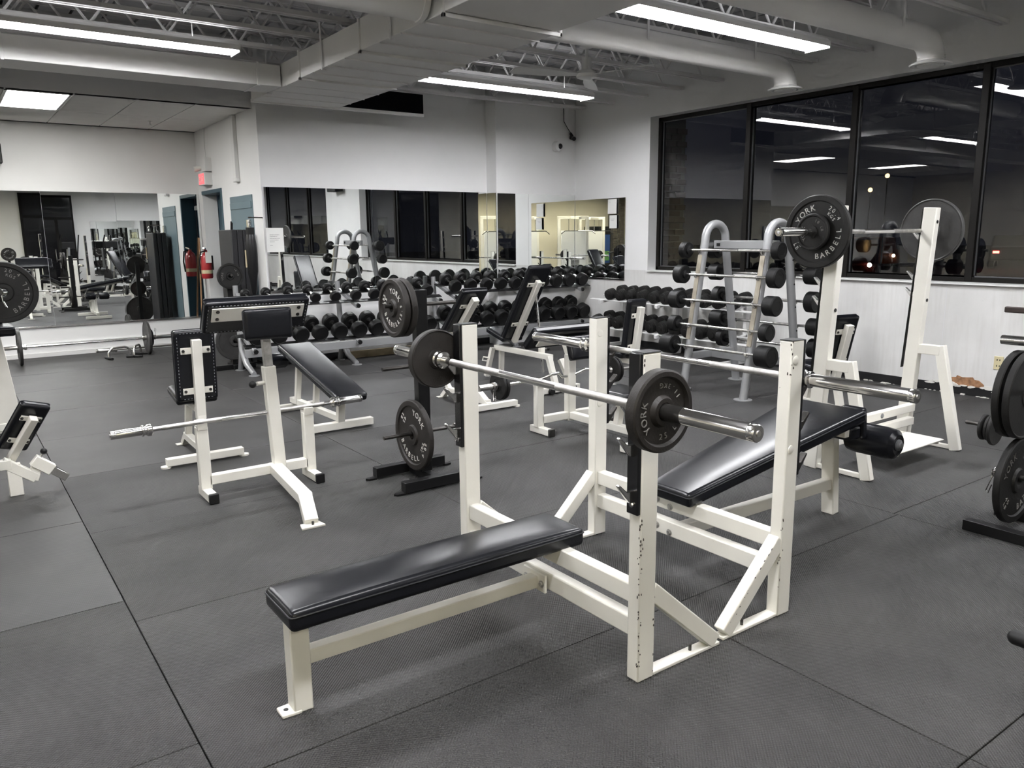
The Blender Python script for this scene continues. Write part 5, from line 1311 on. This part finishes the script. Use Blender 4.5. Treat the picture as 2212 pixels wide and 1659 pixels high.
cable_machine('white cable machine in the middle of the mirrored room behind the camera', (-3.6, -3.4, 0), math.radians(-20))
cable_machine('white cable machine at the left end of the mirrored row', (-.9, -3.6, 0), math.radians(-10))
t = thing('vending_machine', 'drinks cooler with a blue front behind the camera seen in the corner mirror', 'drinks cooler', (-1.0, -4.1, 0))
B(-4.95, -4.15, -4.45, -3.85, .02, 1.85).build('cabinet', 'screen_dark', t, bevel=.02); B(-4.90, -4.20, -3.855, -3.84, .5, 1.55).build('front_panel', 'poster_blue', t); B(-4.85, -4.45, -3.845, -3.832, .6, .95).build('green_print', 'poster_green', t)
bc = struct(B(-5.9, -5.4, YS, YS + .25, 0, 3.3), 'wall_brick_column', 'mortar', smooth=False)
bq = None
for r in range(36):
    for c in range(2):
        x = -5.9 + .02 + c * .24 + (.02 if r % 2 else 0); z = .05 + r * .09
        if bq is None: bq = B(0, .215, -.02, .02, 0, .078).build('brick', 'brick_grey', bc, bevel=.004, seg=1); o = bq
        else: o = bq.copy(); COL.objects.link(o)
        o.location = (x, YS + .26, z) if bq is not o else (x, YS + .26, z)
for k in range(2):
    t = thing('plate_tree', ('black plate tree loaded with plates by the entrance behind the camera', 'second black plate tree behind the camera beside the ellipticals')[k], 'plate tree', ((1.6, 4.9)[k], (-1.6, -.4)[k], 0))
    x, y = ((1.6, -1.6), (4.9, -.4))[k]
    B(x - .3, x + .3, y - .03, y + .03, 0, .06).build('foot', 'black_paint', t); B(x - .03, x + .03, y - .3, y + .3, 0, .06).build('foot', 'black_paint', t); B(x - .03, x + .03, y - .03, y + .03, .05, 1.25).build('post', 'black_paint', t)
    for j, z in enumerate((1.15, .72, .30)):
        CYL((x, y - .3, z), (x, y + .3, z), .014, 10).build('peg', 'steel_dark', t)
        for s in (-1, 1):
            plate(('p35', 'p25', 'p45p')[j], (x, y + s * .09, z), 'y+' if s > 0 else 'y-', 20 * j, '%s plate on the %s peg of the %s plate tree behind the camera' % (('front', 'rear')[s > 0], ('top', 'middle', 'bottom')[j], ('first', 'second')[k]), 'plates behind the camera')

# more equipment standing behind the camera
c = copy_tree(sr); c.location = (3.0, -2.1, 0); tag(c, 'second white squat rack standing behind the camera, seen in the alcove mirror')
c = copy_tree(ab); c.location = (2.55, -.9, 0); c.rotation_euler = (0, 0, .5); tag(c, 'second sloping board bench behind the camera, seen in the alcove mirror')
c = copy_tree(g); c.location = (4.3, -1.5, 0); c.rotation_euler = (0, 0, -.6); tag(c, 'second adjustable bench behind the camera, seen in the alcove mirror')
